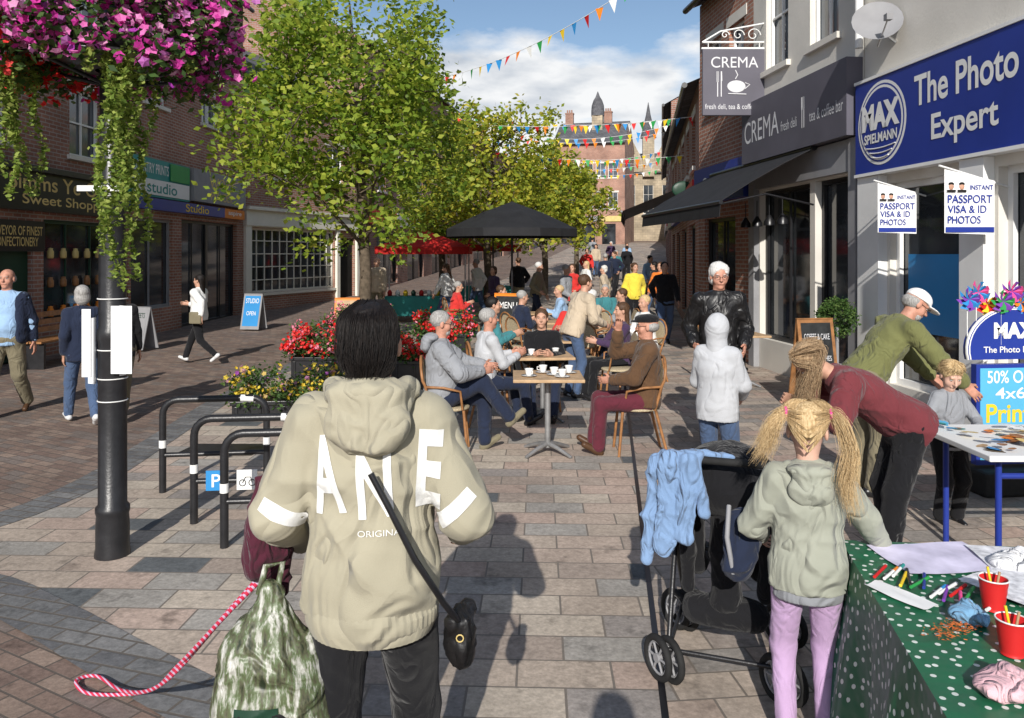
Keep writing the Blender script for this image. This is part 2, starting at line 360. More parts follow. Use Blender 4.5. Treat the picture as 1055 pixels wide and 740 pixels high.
def person(label,pos,yaw=0,H=1.72,pel=(0,0,.93),lean=(0,0,1),look=(0,1,0),hup=(0,0,1),hr=(.25,.05,.84),hl=(-.25,.05,.84),er=(.4,-1,0),el=(-.4,-1,0),
    fr=(.1,0,.075),fl=(-.1,0,.075),kr=(.1,1,0),kl=(-.1,1,0),tr=(1,0,0),top=None,tt=.012,sleeve=1,hem=.08,bot=None,bt=.008,shoe=None,skin=None,hair='short',hm=None,
    hat=None,hatm=None,glasses=False,beard=None,curl=.5,res=.02,face=True,w=.175,hs=1.0,belly=0,topname='jacket',botname='trousers',group=None,coll=True,armr=1.0,wamp=.006):
    skin=skin or SK; hm=hm or HBR; shoe=shoe or M['black']; s=H/1.72
    root=thing('person',label,'person',pos,math.radians(yaw),group)
    pel=A(pel); up=nrm(lean); rt=A(tr); rt=nrm(rt-up*np.dot(rt,up)); fw=np.cross(up,rt)
    wa=pel+up*.15; ch=pel+up*.33; nk=pel+up*.51; sc=pel+up*.455
    SR=sc+rt*w; SL=sc-rt*w
    ER,WR=ik(SR,A(hr),.285,.25,er); EL,WL=ik(SL,A(hl),.285,.25,el)
    HR=pel+rt*.09-up*.03; HL=pel-rt*.09-up*.03
    KR,AR=ik(HR,A(fr),.43,.42,kr); KL,AL=ik(HL,A(fl),.43,.42,kl)
    hd_up=nrm(hup); lk=A(look); lk=nrm(lk); hu=nrm(hd_up-lk*np.dot(hd_up,lk)); hrr=np.cross(lk,hu)
    hc=nk+nrm(up*.6+hu*.6)*(.055+.115*hs)
    def hp(x,y,z): return hc+(hrr*x+lk*y+hu*z)*hs
    RM=np.stack([hrr,lk,hu],1)
    c=Blob(.04)
    c.cap(pel,wa,.12,.11,fw,.75).cap(wa,ch,.11,.13,fw,.75).cap(ch,sc,.125,.085,fw,.7).cap(SL,SR,.046).cap(nk-up*.06,hc-hu*.03*hs,.056,.052)
    for S_,E_,W_ in ((SR,ER,WR),(SL,EL,WL)): c.cap(S_,E_,.043*armr,.035*armr).cap(E_,W_,.034*armr,.025*armr,k=.02)
    for a_,k_,n_ in ((HR,KR,AR),(HL,KL,AL)): c.cap(a_,k_,.066,.046,k=.02).cap(k_,n_,.043,.034,k=.02)
    parts=[c.build(max(res,.012))]
    hd=Blob(.025*hs)
    def he(x,y,z,a,b,e,k=None): hd.ell(hp(x,y,z),A(a,b,e)*hs,RM,k if k is None else k*hs)
    he(0,-.012,.03,.074,.092,.083); he(0,.022,-.035,.056,.066,.08); hd.ell(hp(0,.062,-.095),A(.024,.02,.018)*hs,RM)
    he(.04,.052,-.03,.024,.024,.028); he(-.04,.052,-.03,.024,.024,.028)
    hd.cap(hp(-.032,.072,.030),hp(.032,.072,.030),.013*hs,k=.015)
    hd.cap(hp(0,.082,.016),hp(0,.106,-.024),.008*hs,.0125*hs,k=.012); hd.cap(hp(-.012,.096,-.028),hp(.012,.096,-.028),.007*hs,k=.008)
    hd.cap(hp(-.018,.083,-.057),hp(.018,.083,-.057),.0085*hs,k=.01)
    hd.cap(nk-up*.02,hc-hu*.02,.054,.05)
    for sg in (1,-1): he(sg*.076,-.006,-.008,.010,.019,.031,.008)
    parts.append(hd.build(max(.005,res*.45)))
    for S_,E_,W_,sg in ((SR,ER,WR,1),(SL,EL,WL,-1)):
        d=nrm(W_-E_); pn=-rt*sg; pn=nrm(pn-d*np.dot(pn,d)); th=nrm(np.cross(d,pn)*1.0)
        if np.dot(th,fw+up*.5)<0: th=-th
        hb=Blob(.012)
        hb.cap(E_+ (W_-E_)*.75,W_,.031*armr,.025,k=.02); hb.cap(W_,W_+d*.075,.032,.036,pn,.45,k=.02)
        for i,(o,l) in enumerate(((.028,.070),(.0095,.079),(-.009,.073),(-.027,.058))):
            b=W_+d*.095+th*o; dd=nrm(d+th*o*2); r=.0088-.0006*i
            for j,(fl_,an) in enumerate(((.44,.25),(.32,.55),(.24,.5))):
                dd=nrm(dd*math.cos(an*curl*1.6)+pn*math.sin(an*curl*1.6)); e=b+dd*l*fl_; hb.cap(b,e,r,r*.9,k=.004); b=e; r*=.92
        b=W_+d*.02+th*.028; e=b+nrm(d*.8+th*.7+pn*.35)*.042; hb.cap(b,e,.012,.010,k=.01); hb.cap(e,e+nrm(d+pn*.5+th*.1)*.032,.0098,.008,k=.005)
        parts.append(hb.build(.0045 if res<=.012 else (.0055 if res<.02 else .008)))
    V,F=joinm(parts); npmesh('body',V*s,F,skin,root)
    if bot:
        g=Blob(.05); g.ell(pel-up*.0+(KR+KL-HR-HL)*.03,(.168+bt,.135+bt,.12),np.stack([rt,fw,up],1)); 
        for a_,k_,n_ in ((HR,KR,AR),(HL,KL,AL)): g.cap(a_,k_,.088+bt,.060+bt,k=.03).cap(k_,n_+(k_-n_)*.04,.060+bt,.046+bt*1.3,k=.03)
        V,F=g.build(res,wamp*.9,26,1); npmesh(botname,V*s,F,bot,root)
    for n_,k_,kk in ((AR,KR,kr),(AL,KL,kl)):
        sh=nrm(n_-k_); f=A(kk); f=f-sh*np.dot(f,sh)*.8; f=nrm(f); dn=nrm(sh-f*np.dot(sh,f))
        b=Blob(.02); b.cap(n_+dn*.032-f*.045,n_+dn*.042+f*.13,.036,.030,None).cap(n_,n_+dn*.03,.042,.04); b.cut(n_+dn*.072,dn); V,F=b.build(max(.009,res*.6)); npmesh('shoe',V*s,F,shoe,root)
    if top:
        t=tt; g=Blob(.04)
        g.cap(pel-up*hem,pel+up*.04,.165+t,.16+t,fw,.78).cap(pel,wa,.158+t,.142+t,fw,.8).cap(wa,ch,.142+t,.158+t,fw,.76).cap(ch,pel+up*.41,.155+t,.12+t,fw,.70)
        if belly: g.ell(wa+fw*.05-up*.03,(.15+belly,.12+belly,.15),np.stack([rt,fw,up],1))
        g.cut(pel-up*(hem+.02),-up)
        g.cap(SL,SR,.055+t,k=.05).cap(sc,nk-up*.012,.09,.066,k=.04)
        for S_,E_,W_ in ((SR,ER,WR),(SL,EL,WL)):
            if sleeve>=1: g.cap(S_,E_,(.056+t)*armr,(.048+t)*armr,k=.022).cap(E_,W_+(E_-W_)*.12,(.048+t)*armr,(.036+t*.7)*armr,k=.018)
            else: g.cap(S_,S_+(E_-S_)*sleeve*1.5,(.058+t)*armr,(.055+t)*armr,k=.03)
        V,F=g.build(res,wamp,24,2+int(abs(pos[0])*7)%5); topo=npmesh(topname,V*s,F,top,root)
        if coll:
            b=MB(); ring=[nk-up*.012+ (rt*math.cos(a)*.064+fw*math.sin(a)*.06)+up*(.012-.012*math.sin(a)) for a in np.linspace(0,2*math.pi,18,endpoint=False)]
            b.tube([p*s for p in ring],.014*s,8,closed=True); b.obj('collar',top,root)
    else: topo=None
    if hair:
        b=Blob(.02)
        def e(x,y,z,a,bb,cc): b.ell(hp(x,y,z),A(a,bb,cc)*hs,RM)
        if hair in('short','crop'):
            k=.0 if hair=='short' else -.004
            e(0,-.022,.038,.083+k,.096+k,.086+k); b.cut(hp(0,.05,.042),hrr*0+lk*.9-hu*.55); b.cut(hp(0,0,-.07),-hu)
        elif hair=='child':
            e(0,-.018,.042,.088,.1,.088); b.cut(hp(0,.06,.038),lk*.85-hu*.6); b.cut(hp(0,0,-.08),-hu)
        elif hair=='sides':
            e(0,-.03,.0,.084,.086,.06); b.cut(hp(0,.02,.0),lk)
        elif hair=='bob':
            e(0,-.022,.042,.088,.1,.088); e(0,-.035,-.03,.094,.075,.10); b.cut(hp(0,.045,.03),lk*.95-hu*.3)
        elif hair=='tied':
            e(0,-.022,.036,.083,.098,.086); e(0,-.055,-.035,.080,.060,.075); e(0,-.085,-.055,.055,.045,.05); b.cut(hp(0,.045,.03),lk*.95-hu*.3)
        elif hair=='curly':
            e(0,-.02,.05,.094,.102,.09); e(0,-.04,-.02,.09,.075,.08); b.cut(hp(0,.055,.035),lk*.9-hu*.5)
        elif hair=='long':
            e(0,-.022,.04,.086,.1,.088); b.cut(hp(0,.05,.035),lk*.95-hu*.4); b.cap(hp(0,-.06,.0),hp(0,-.085,-.25),.075*hs,.055*hs,lk,.6)
        V,F=b.build(max(.005,res*.45),.003 if hair!='curly' else .008,80 if hair=='curly' else 90,3); npmesh('hair',V*s,F,hm,root)
    if beard:
        b=Blob(.01); b.ell(hp(0,.045,-.075),A(.05,.045,.045)*hs,RM); b.cut(hp(0,0,-.052),hu); V,F=b.build(.006,.003,90,4); npmesh('beard',V*s,F,beard,root)
    if hat:
        b=Blob(.015)
        if hat=='cap':
            b.ell(hp(0,-.005,.052),A(.088,.103,.078)*hs,RM); b.cut(hp(0,0,.036),-hu); b.ell(hp(0,.115,.036),A(.066,.075,.010)*hs,RM,k=.01)
        elif hat=='flat':
            b.ell(hp(0,.0,.078),A(.098,.118,.042)*hs,RM); b.ell(hp(0,-.01,.055),A(.088,.1,.04)*hs,RM); b.cut(hp(0,0,.045),-hu); b.ell(hp(0,.105,.05),A(.06,.055,.012)*hs,RM)
        elif hat=='hood':
            b.ell(hp(0,-.03,.01),A(.098,.115,.122)*hs,RM,.03); b.cap(hp(0,-.04,-.03),nk-up*.03,.085*hs,.095,k=.04); b.sub(hp(0,.12,-.005),A(.066,.10,.088)*hs,RM)
        V,F=b.build(max(.006,res*.5),.002,30,5); npmesh('hood' if hat=='hood' else 'hat',V*s,F,hatm,root)
    if face:
        for sg in (1,-1):
            b=MB(); b.ball(hp(sg*.031,.0745,.006)*s,A(.0130,.009,.0055)*s*hs,10,8,0,RM); b.ball(hp(sg*.031,.0812,.006)*s,.0046*s*hs,8,6,1); b.obj('eye',['eyew','eyed'],root)
            b=MB(); b.tube([hp(sg*.016,.0865,.024)*s,hp(sg*.032,.0865,.029)*s,hp(sg*.047,.077,.024)*s],[.0020*s,.0032*s,.0016*s],6); b.obj('eyebrow',hm,root)
        b=MB(); b.ball(hp(0,.0870,-.0575)*s,A(.020,.0055,.0040)*s*hs,12,6,0,RM); b.obj('mouth','lip',root)
    if glasses:
        b=MB()
        for sg in (1,-1):
            b.tube([hp(sg*.032+.022*math.cos(a),.098,.004+.017*math.sin(a))*s for a in np.linspace(0,6.283,16,endpoint=False)],.0015*s,6,closed=True)
            b.tube([hp(sg*.054,.097,.006)*s,hp(sg*.078,.0,.008)*s],.0018*s,6)
        b.tube([hp(-.01,.098,.006)*s,hp(.01,.098,.006)*s],.0018*s,6); b.obj('glasses','black',root)
    return dict(root=root,s=s,hp=hp,hc=hc*s,WR=WR*s,WL=WL*s,top=topo)
def locks(J,name,paths,n,rad,jit,m,seed=0,curlr=.004):
    r=np.random.default_rng(seed); b=MB()
    for i in range(n):
        P=[A(p) for p in paths[i%len(paths)]]; o=r.normal(size=3)*jit; ph=r.uniform(0,6); pts=[]; ln=r.uniform(.75,1.0)
        k=len(P)
        for j in range((k-1)*4+1):
            a=j/4*ln; i0=min(int(a),k-2); t=a-i0
            p0,p1,p2,p3=P[max(i0-1,0)],P[i0],P[i0+1],P[min(i0+2,k-1)]
            q=.5*((2*p1)+(-p0+p2)*t+(2*p0-5*p1+4*p2-p3)*t*t+(-p0+3*p1-3*p2+p3)*t**3)
            f=j/((k-1)*4); q=q+o*(.5+1.1*f)+A(math.sin(ph+f*6),math.cos(ph*1.3+f*5),0)*curlr*f; pts.append(q)
        m_=len(pts); b.tube(pts,[rad*(1.1-.85*(q_/(m_-1))) for q_ in range(m_)],4,0)
    return b.obj(name,m,J['root'])
# ---------------------------------------------------------------- ground
def gz(y): t=y-20; return 0 if t<0 else (.0025*t*t if t<10 else .25+.05*(t-10))
ys=[-30,-5,0,5,10,15,20,22,24,26,28,30,40,60,90,130,300,900]
def zfar(y): return gz(min(y,130))
def strip(name,xl,xr,ys,dz,m,kind='structure'):
    b=MB(); V=[];F=[]
    for y in ys: V+= [(xl(y),y,zfar(y)+dz),(xr(y),y,zfar(y)+dz)]
    for i in range(len(ys)-1): F.append((2*i,2*i+1,2*i+3,2*i+2))
    b.add(V,F,0,True); o=b.obj(name,m); o['kind']=kind; return o
M['pave']=pavemat('block paving',[(0,(.235,.165,.135)),(.3,(.28,.20,.16)),(.55,(.33,.245,.195)),(.8,(.24,.195,.17))],.2,.1,.006,.5,mort=(.12,.10,.085))
FL=[(0,(.52,.43,.35)),(.16,(.44,.36,.30)),(.30,(.57,.49,.40)),(.44,(.52,.40,.33)),(.57,(.42,.39,.35)),(.70,(.55,.44,.36)),(.82,(.37,.33,.30)),(.945,(.15,.16,.165))]
M['flag']=pavemat('stone flags',FL,.43,.23,.006,math.radians(2),.5,mort=(.19,.165,.14),stain=.6,shift=(.1,.05))
M['flag2']=pavemat('small stone flags',[(0,(.48,.38,.31)),(.25,(.39,.33,.285)),(.5,(.54,.45,.37)),(.7,(.48,.36,.30)),(.87,(.34,.31,.28))],.30,.20,.006,math.radians(-6),.5,mort=(.18,.155,.13),stain=.6)
M['band']=pavemat('grey setts',[(0,(.20,.20,.20)),(.5,(.25,.245,.24)),(.8,(.16,.16,.165))],.22,.11,.008,.3)
strip('ground',lambda y:-400 if y>100 else -60,lambda y:400 if y>100 else 60,ys,0,'pave')
b=MB()
lower=[(-30,4.6),(-6,4.6),(-4.2,4.62),(-3.2,4.5),(-2.5,4.1),(-1.87,3.66),(-1.28,3.26),(-.5,2.75),(1,2.0),(4,1.0),(6,0)]
upper=[(-30,4.95),(-6,4.95),(-4.5,5.02),(-3.9,5.2),(-3.6,5.7),(-3.5,6.6),(-3.6,8),(-3.8,11),(-3.6,16)]
poly=[(x,y,.004) for x,y in lower]+[(6,20,.004),(-3.3,20,.004)]+[(x,y,.004) for x,y in upper[::-1]]
b.add(poly,[tuple(range(len(poly)))]); o=b.obj('pavement','flag'); o['kind']='structure'
strip('pavement',lambda y:-3.3+.16*(y-20),lambda y:6+.16*(y-20),[20,22,24,26,28,30,45,60,90],.004,'flag')
def band(pts,w,z,m,name):
    b=MB();V=[];F=[];P=[A(p[0],p[1],0) for p in pts]
    for i,p in enumerate(P):
        t=nrm(P[min(i+1,len(P)-1)]-P[max(i-1,0)]); n=A(-t[1],t[0],0)*w/2; V+=[p-n+A(0,0,z),p+n+A(0,0,z)]
    for i in range(len(P)-1): F.append((2*i,2*i+1,2*i+3,2*i+2))
    b.add(V,F); o=b.obj(name,m); o['kind']='structure'
def cr3(P,n=8):
    P=[A(p) for p in P];o=[];k=len(P)
    for i in range(k-1):
        p0,p1,p2,p3=P[max(i-1,0)],P[i],P[i+1],P[min(i+2,k-1)]
        for j in range(n): t=j/n; o.append(.5*((2*p1)+(-p0+p2)*t+(2*p0-5*p1+4*p2-p3)*t*t+(-p0+3*p1-3*p2+p3)*t**3))
    o.append(P[-1]); return o
band(cr3(lower,4),.3,.008,'band','paving_band'); band(cr3(upper,4),.3,.008,'band','paving_band')
b=MB(); pl=[(.40,1.4),(.63,3.2),(1.36,9.05),(2.73,20),(6,20),(6,1.4)]
b.add([(x,y,.008) for x,y in pl],[tuple(range(len(pl)))[::-1]]); o=b.obj('pavement','flag2'); o['kind']='structure'
band([(.40,1.4),(.63,3.2),(1.36,9.05),(2.73,20)],.03,.012,'black','drainage_channel')
b=MB(); b.add([(-3.2,7.3,.008),(-2.45,7.3,.008),(-2.4,7.75,.008),(-3.15,7.75,.008)],[(0,1,2,3)]); o=b.obj('manhole_cover','iron'); o['kind']='structure'
# ---------------------------------------------------------------- buildings
def wallgrid(b,L,H,holes,t=.16,mi=0,y=0):
    xs=sorted({0,L}|{v for h in holes for v in h[:2]}); zs=sorted({0,H}|{v for h in holes for v in h[2:4]})
    for i in range(len(xs)-1):
        for j in range(len(zs)-1):
            cx=(xs[i]+xs[i+1])/2; cz=(zs[j]+zs[j+1])/2
            if any(h[0]<cx<h[1] and h[2]<cz<h[3] for h in holes): continue
            b.quad((xs[i],y,zs[j]),(xs[i+1],y,zs[j]),(xs[i+1],y,zs[j+1]),(xs[i],y,zs[j+1]),mi)
    for x0,x1,z0,z1 in [h[:4] for h in holes]:
        b.quad((x0,y,z0),(x0,y+t,z0),(x0,y+t,z1),(x0,y,z1),mi); b.quad((x1,y+t,z0),(x1,y,z0),(x1,y,z1),(x1,y+t,z1),mi)
        b.quad((x0,y+t,z1),(x1,y+t,z1),(x1,y,z1),(x0,y,z1),mi); b.quad((x0,y,z0),(x1,y,z0),(x1,y+t,z0),(x0,y+t,z0),mi)
def window(par,x0,x1,z0,z1,nx=2,nz=2,fm='white',gm='glassl',fr=.05,y=.1,sill=True,lintel=None):
    w=part('window',par); g=MB(); g.quad((x0,y+.04,z0),(x1,y+.04,z0),(x1,y+.04,z1),(x0,y+.04,z1)); g.obj('glass',gm,w)
    f=MB(); f.box(x0,x0+fr,y-.02,y+.03,z0,z1); f.box(x1-fr,x1,y-.02,y+.03,z0,z1); f.box(x0+fr,x1-fr,y-.02,y+.03,z0,z0+fr); f.box(x0+fr,x1-fr,y-.02,y+.03,z1-fr,z1)
    for i in range(1,nx):
        xx=x0+(x1-x0)*i/nx; f.box(xx-.014,xx+.014,y-.01,y+.025,z0+fr,z1-fr)
    for i in range(1,nz):
        zz=z0+(z1-z0)*i/nz; f.box(x0+fr,x1-fr,y-.012,y+.022,zz-.016,zz+.016)
    f.obj('frame',fm,w)
    if sill: f=MB(); f.box(x0-.08,x1+.08,-.07,y-.03,z0-.09,z0-.002); f.obj('sill','render' if fm=='white' else fm,w)
    if lintel: f=MB(); f.box(x0-.12,x1+.12,-.012,.05,z1+.003,z1+.2); f.obj('lintel',lintel,w)
def bld(label,p0,p1,H,depth,wm,holes,roof='pitch',rm='slate',rh=2.2,zb=0,cat='building',name='building'):
    p0=A(p0);p1=A(p1); d=p1-p0; L=float(np.linalg.norm(d)); rz=math.atan2(d[1],d[0])
    root=thing(name,label,cat,(p0[0],p0[1],zb),rz)
    b=MB(); wallgrid(b,L,H,holes)
    b.quad((0,depth,0),(0,0,0),(0,0,H),(0,depth,H)); b.quad((L,0,0),(L,depth,0),(L,depth,H),(L,0,H)); b.quad((L,depth,0),(0,depth,0),(0,depth,H),(L,depth,H))
    if roof=='pitch':
        b.add([(0,0,H),(0,depth,H),(0,depth/2,H+rh)],[(0,2,1)]); b.add([(L,0,H),(L,depth,H),(L,depth/2,H+rh)],[(0,1,2)])
    b.box(.01,L-.01,.3,depth-.02,-1,H-.05)
    b.obj('wall',wm,root)
    r=MB()
    if roof=='pitch':
        o=.25; k=rh/(depth/2)
        r.quad((-.05,-o,H-o*k+.03),(L+.05,-o,H-o*k+.03),(L+.05,depth/2,H+rh+.05),(-.05,depth/2,H+rh+.05)); r.quad((L+.05,depth+o,H-o*k+.03),(-.05,depth+o,H-o*k+.03),(-.05,depth/2,H+rh+.05),(L+.05,depth/2,H+rh+.05))
        r.obj('roof',rm,root); g=MB(); g.tube([(-.03,-o-.05,H-o*k+.0),(L+.03,-o-.05,H-o*k+.0)],.06,8); g.obj('gutter','black',root)
    else:
        r.box(-.03,L+.03,-.12,depth,H,H+.22); r.obj('parapet','render',root)
    return root,L
def chimney(root,x,y,z,h=1.4,m='brick'):
    b=MB(); b.box(x-.45,x+.45,y-.3,y+.3,z-1.5,z+h); b.box(x-.5,x+.5,y-.35,y+.35,z+h,z+h+.12)
    for dx in (-.25,.0,.25): b.cyl((x+dx,y,z+h+.1),(x+dx,y,z+h+.5),.1,.08,10)
    b.obj('chimney',m,root)
def wins(L,n,z0,z1,w):
    out=[]
    for i in range(n): c=.6+(L-1.2)*(i+.5)/n; out.append((c-w/2,c+w/2,z0,z1))
    return out
def shopwin(par,x0,x1,z0,z1,nx=2,fm='black',y=.1): window(par,x0,x1,z0,z1,nx,1,fm,'glass',.07,y,False)
up1=[(1.2,2.3,3.85,5.2),(4.6,5.7,3.85,5.2),(8.3,9.4,3.85,5.2),(11.2,12.3,3.85,5.2)]; up1b=[(a,b_,6.3,7.6) for a,b_,_,_ in up1]
lo1=[(.5,3.6,.6,2.55),(4.0,5.0,0,2.4),(5.4,8.6,.6,2.55),(9.2,10.1,0,2.45),(10.4,12.9,.6,2.55)]
r,L=bld('tall dark red brick building with a sweet shop below',(-9.0,4),(-8.6,17.2),8.6,9,M['brickd'],up1+up1b+lo1,name='shop_building',cat='shop building')
for h in up1+up1b: window(r,*h,2,2,lintel='render')
for h in (lo1[0],lo1[2],lo1[4]): shopwin(r,*h,3,'greend')
for h in (lo1[1],lo1[3]):
    b=MB(); b.box(h[0],h[1],.1,.14,0,h[3]); b.obj('door','greend',r)
b=MB(); b.box(.2,13.0,-.14,-.002,2.68,3.38); b.box(.15,13.05,-.24,-.141,3.38,3.48); b.obj('fascia','black',r)
text('Simms Ye Olde',3.3,.28,'gold',r,(10.9,-.143,3.19)); text('Sweet Shoppe',2.6,.24,'gold',r,(10.9,-.143,2.86))
text('Simms Ye Olde Sweet Shoppe',4.6,.28,'gold',r,(6.0,-.143,3.0))
b=MB(); b.box(8.8,10.4,-.03,.05,1.95,2.5); o=b.obj('sign_board','black',r); text('PURVEYOR OF FINEST\nCONFECTIONERY',1.45,.36,'gold',r,(9.6,-.034,2.22))
for xx in (10.7,11.1,11.5,11.9,12.3):
    for j in range(3):
        b=MB(); z=.72+j*.55; b.lathe([(.0,z),(.05,z),(.06,z+.03),(.06,z+.13),(.04,z+.16),(.045,z+.19),(0,z+.2)],10,(xx,.06,0)); b.obj('sweet_jar',['wood','gold','greend','orange'][int(xx*10+j)%4],r)
up2=[(.9,2.0,5.5,7.0),(4.0,5.1,5.5,7.0)]; lo2=[(.3,2.3,.6,2.75),(2.8,6.5,0,2.8)]
r,L=bld('brick building with print shop and beauty shop fronts',(-8.6,17.2),(-8.38,24.2),9.6,9,M['brick'],up2+lo2,name='shop_building',cat='shop building')
for h in up2: window(r,*h,2,2,lintel='render')
shopwin(r,*lo2[0],2,'grey'); shopwin(r,2.8,4.6,0,2.8,2,'black',.14); shopwin(r,4.6,6.5,0,2.8,2,'black',.14)
b=MB(); b.box(.1,3.0,-.12,-.002,3.25,4.15,0); b.box(.15,2.95,-.14,-.121,3.3,3.66,1); b.box(1.9,2.95,-.15,-.141,3.7,4.12,2); b.obj('fascia',['teal','white','green'],r)
text('COUNTRY PRINTS',1.7,.24,'white',r,(1.0,-.125,3.92)); text('studio',1.5,.26,'teal',r,(1.5,-.145,3.48))
b=MB(); b.box(3.1,6.7,-.2,-.002,3.3,4.15,0); b.obj('fascia','grey',r); text('WOW',1.7,.32,'gold',r,(4.9,-.204,3.86)); text('POWDER',1.5,.24,'gold',r,(4.9,-.204,3.5))
b=MB(); b.box(.1,2.2,-.16,-.002,2.95,3.22,0); b.box(2.2,5.2,-.16,-.002,2.95,3.22,1); b.box(5.2,6.7,-.16,-.002,2.95,3.22,2); b.obj('fascia',['blue','blue','orange'],r); text('Studio',1.4,.2,'yellow',r,(3.4,-.164,3.09)); text('aspire',1.0,.16,'white',r,(5.95,-.164,3.09))
up3=[(1.2,2.3,4.4,5.9),(4.6,5.7,4.4,5.9)]; lo3=[(.35,5.1,.65,2.75),(5.4,6.5,0,2.5)]
r,L=bld('brick shop with white small-paned window front',(-8.38,24.2),(-5.9,31.0),7.6,8,M['brick'],up3+lo3,name='shop_building',cat='shop building')
for h in up3: window(r,*h,2,2,lintel='render')
window(r,*lo3[0],12,5,'cream','glass',.08,.08,True)
b=MB(); b.box(5.4,6.5,.1,.14,0,2.5); b.obj('door','dark',r)
b=MB(); b.box(0,7.1,-.14,-.002,2.8,3.35); b.box(-.02,7.15,-.26,-.141,3.3,3.4); b.box(.02,.3,-.1,-.002,0,2.8); b.box(5.15,5.35,-.1,-.002,0,2.8); b.box(6.55,6.95,-.1,-.002,0,2.8); b.box(.3,5.15,-.08,-.002,2.76,2.8); b.obj('shop_surround','cream',r)
def rowbld(lbl,p0,p1,H,wm,n,fl,zb,fasc,dep=9,roof='pitch',rh=2.4,rm='slate'):
    L=float(np.linalg.norm(A(p1)-A(p0))); hs=[]
    for z0,z1 in fl: hs+=wins(L,n,z0,z1,1.05)
    lo=wins(L,max(2,n//2+1),.3,2.6,L/(n//2+2)*.75)
    r,L=bld(lbl,p0,p1,H,dep,wm,hs+lo,roof,rm,rh,zb,name='shop_building',cat='shop building')
    for h in hs: window(r,*h,2,2,lintel='render')
    for h in lo: shopwin(r,*h,2,'black')
    k=len(fasc)
    for i in range(k): b=MB(); b.box(L*i/k+.05,L*(i+1)/k-.05,-.14,-.002,2.85,3.45,0); b.obj('fascia',fasc[i],r)
    return r,L
r,L=rowbld('long three storey red brick shop building with chimneys',(-5.9,31.2),(-2.9,50),10.2,M['brickd'],6,[(4.3,5.9),(7.2,8.6)],.3,['red','white','blue','canr','greend']); chimney(r,L-1,4.5,12.3)
r,L=rowbld('red brick shop building with slate roof',(-2.9,50),(2.0,72),8.3,M['brick'],6,[(4.2,5.4),(6.1,7.3)],1.2,['white','red','grey']); chimney(r,L-2,4.5,10.4)
r,L=rowbld('brown brick corner building with many windows',(4.5,86),(12.2,84),11.5,M['brick'],5,[(4.2,6),(7.6,9.2)],2.6,['white','grey','gold'],dep=10,rh=3); chimney(r,1,5,14.2); chimney(r,5.5,5,14.2)
b=MB(); b.box(3.9,5.1,3,4.2,12,15.0); b.obj('tower','stone',r); b=MB(); b.lathe([(.75,15.0),(.75,15.6),(.7,16.2),(.5,16.8),(.25,17.2),(.03,17.8)],12,(4.5,3.6,0)); b.obj('cupola','slate',r)
hh=[(1.2,2.4,3.5,7),(3.4,4.6,3.5,7),(5.7,6.9,3.5,7)]
r,L=bld('yellow stone gabled hall with tall arched windows',(12.8,96),(20.8,95),8.6,12,M['stone'],hh,'pitch','slate',3,3.4,name='stone_hall',cat='church')
for h in hh: window(r,*h,2,3,'render','glass')
for gx in (2,6):
    b=MB(); b.add([(gx-2,-.3,8.6),(gx+2,-.3,8.6),(gx,-.3,12.6),(gx-2,.5,8.6),(gx+2,.5,8.6),(gx,3,12.6)],[(0,1,2),(0,2,5,3),(1,4,5,2)]); b.obj('gable','stone',r)
b=MB(); b.box(3.3,4.7,-.6,1,8,12.8); b.obj('tower','stone',r); b=MB(); b.lathe([(1.0,12.8),(.6,14.3),(.3,15.6),(.03,17.2)],8,(4,.2,0)); b.obj('spire','slate',r)
for gx in (.2,7.8):
    b=MB(); b.box(gx-.35,gx+.35,-.4,.3,0,11.3); b.lathe([(.45,11.3),(.2,12.6),(.02,13.4)],8,(gx,-.05,0)); b.obj('pinnacle','stone',r)
r,L=rowbld('distant brick building with grey fascia',(21,94),(30,86),9,M['brick'],5,[(4.2,6),(7,8.2)],3.0,['grey','white'])
# right row beyond
r,L=rowbld('brick shop building with striped fascia and slate roof',(6.15,30),(3.87,16.05),5.5,M['brick'],6,[(3.85,5.0)],0,['greend','blue','white','red'],rh=1.8)
r,L=rowbld('taller brick shop building with chimneys',(11.9,60),(6.15,30),7.4,M['brickd'],8,[(4.0,5.2),(5.9,6.9)],.4,['grey','greend','white','red']); chimney(r,6,4.5,9.6); chimney(r,18,4.5,9.6)
r,L=rowbld('pale rendered end building with hipped roof',(18.5,90),(11.9,60),8.2,M['render'],8,[(4.3,5.6),(6.6,7.6)],2.0,['grey','white']); chimney(r,9,4.5,10.4)
h3=[(.5,1.2,4.75,6.1),(1.6,2.3,4.75,6.1)]; l3=[(.3,1.9,.4,2.6)]
r,L=bld('narrow red brick building with optician shop below',(3.87,16.0),(4.14,13.32),7.0,8,M['brick'],h3+l3,name='shop_building',cat='shop building',rh=1.6)
for h in h3: window(r,*h,2,2,lintel='render')
shopwin(r,*l3[0],2,'black'); b=MB(); b.box(.05,2.6,-.14,-.002,2.9,3.6); b.obj('fascia','blue',r); text('Opticians',1.5,.3,'white',r,(1.3,-.144,3.25))
h2=[(.5,1.3,4.9,6.6),(2.0,2.8,4.9,6.6)]; l2=[(.25,2.0,.5,2.95),(2.15,3.2,0,2.95)]
r,L=bld('cream rendered building with dark cafe shop front',(4.14,13.3),(4.483,9.9),8.6,8,M['render'],h2+l2,'flat',name='shop_building',cat='shop building')
for h in h2: window(r,*h,2,2)
shopwin(r,*l2[0],2,'black',.12); shopwin(r,*l2[1],1,'black',.12)
b=MB(); b.box(.02,3.4,-.22,-.002,3.42,4.42); b.obj('fascia','purple',r)
b=MB(); b.box(.02,.23,-.1,-.002,0,3.4); b.box(3.22,3.4,-.1,-.002,0,3.4); b.box(.23,3.22,-.08,-.002,2.98,3.4); b.obj('shop_surround','grey',r)
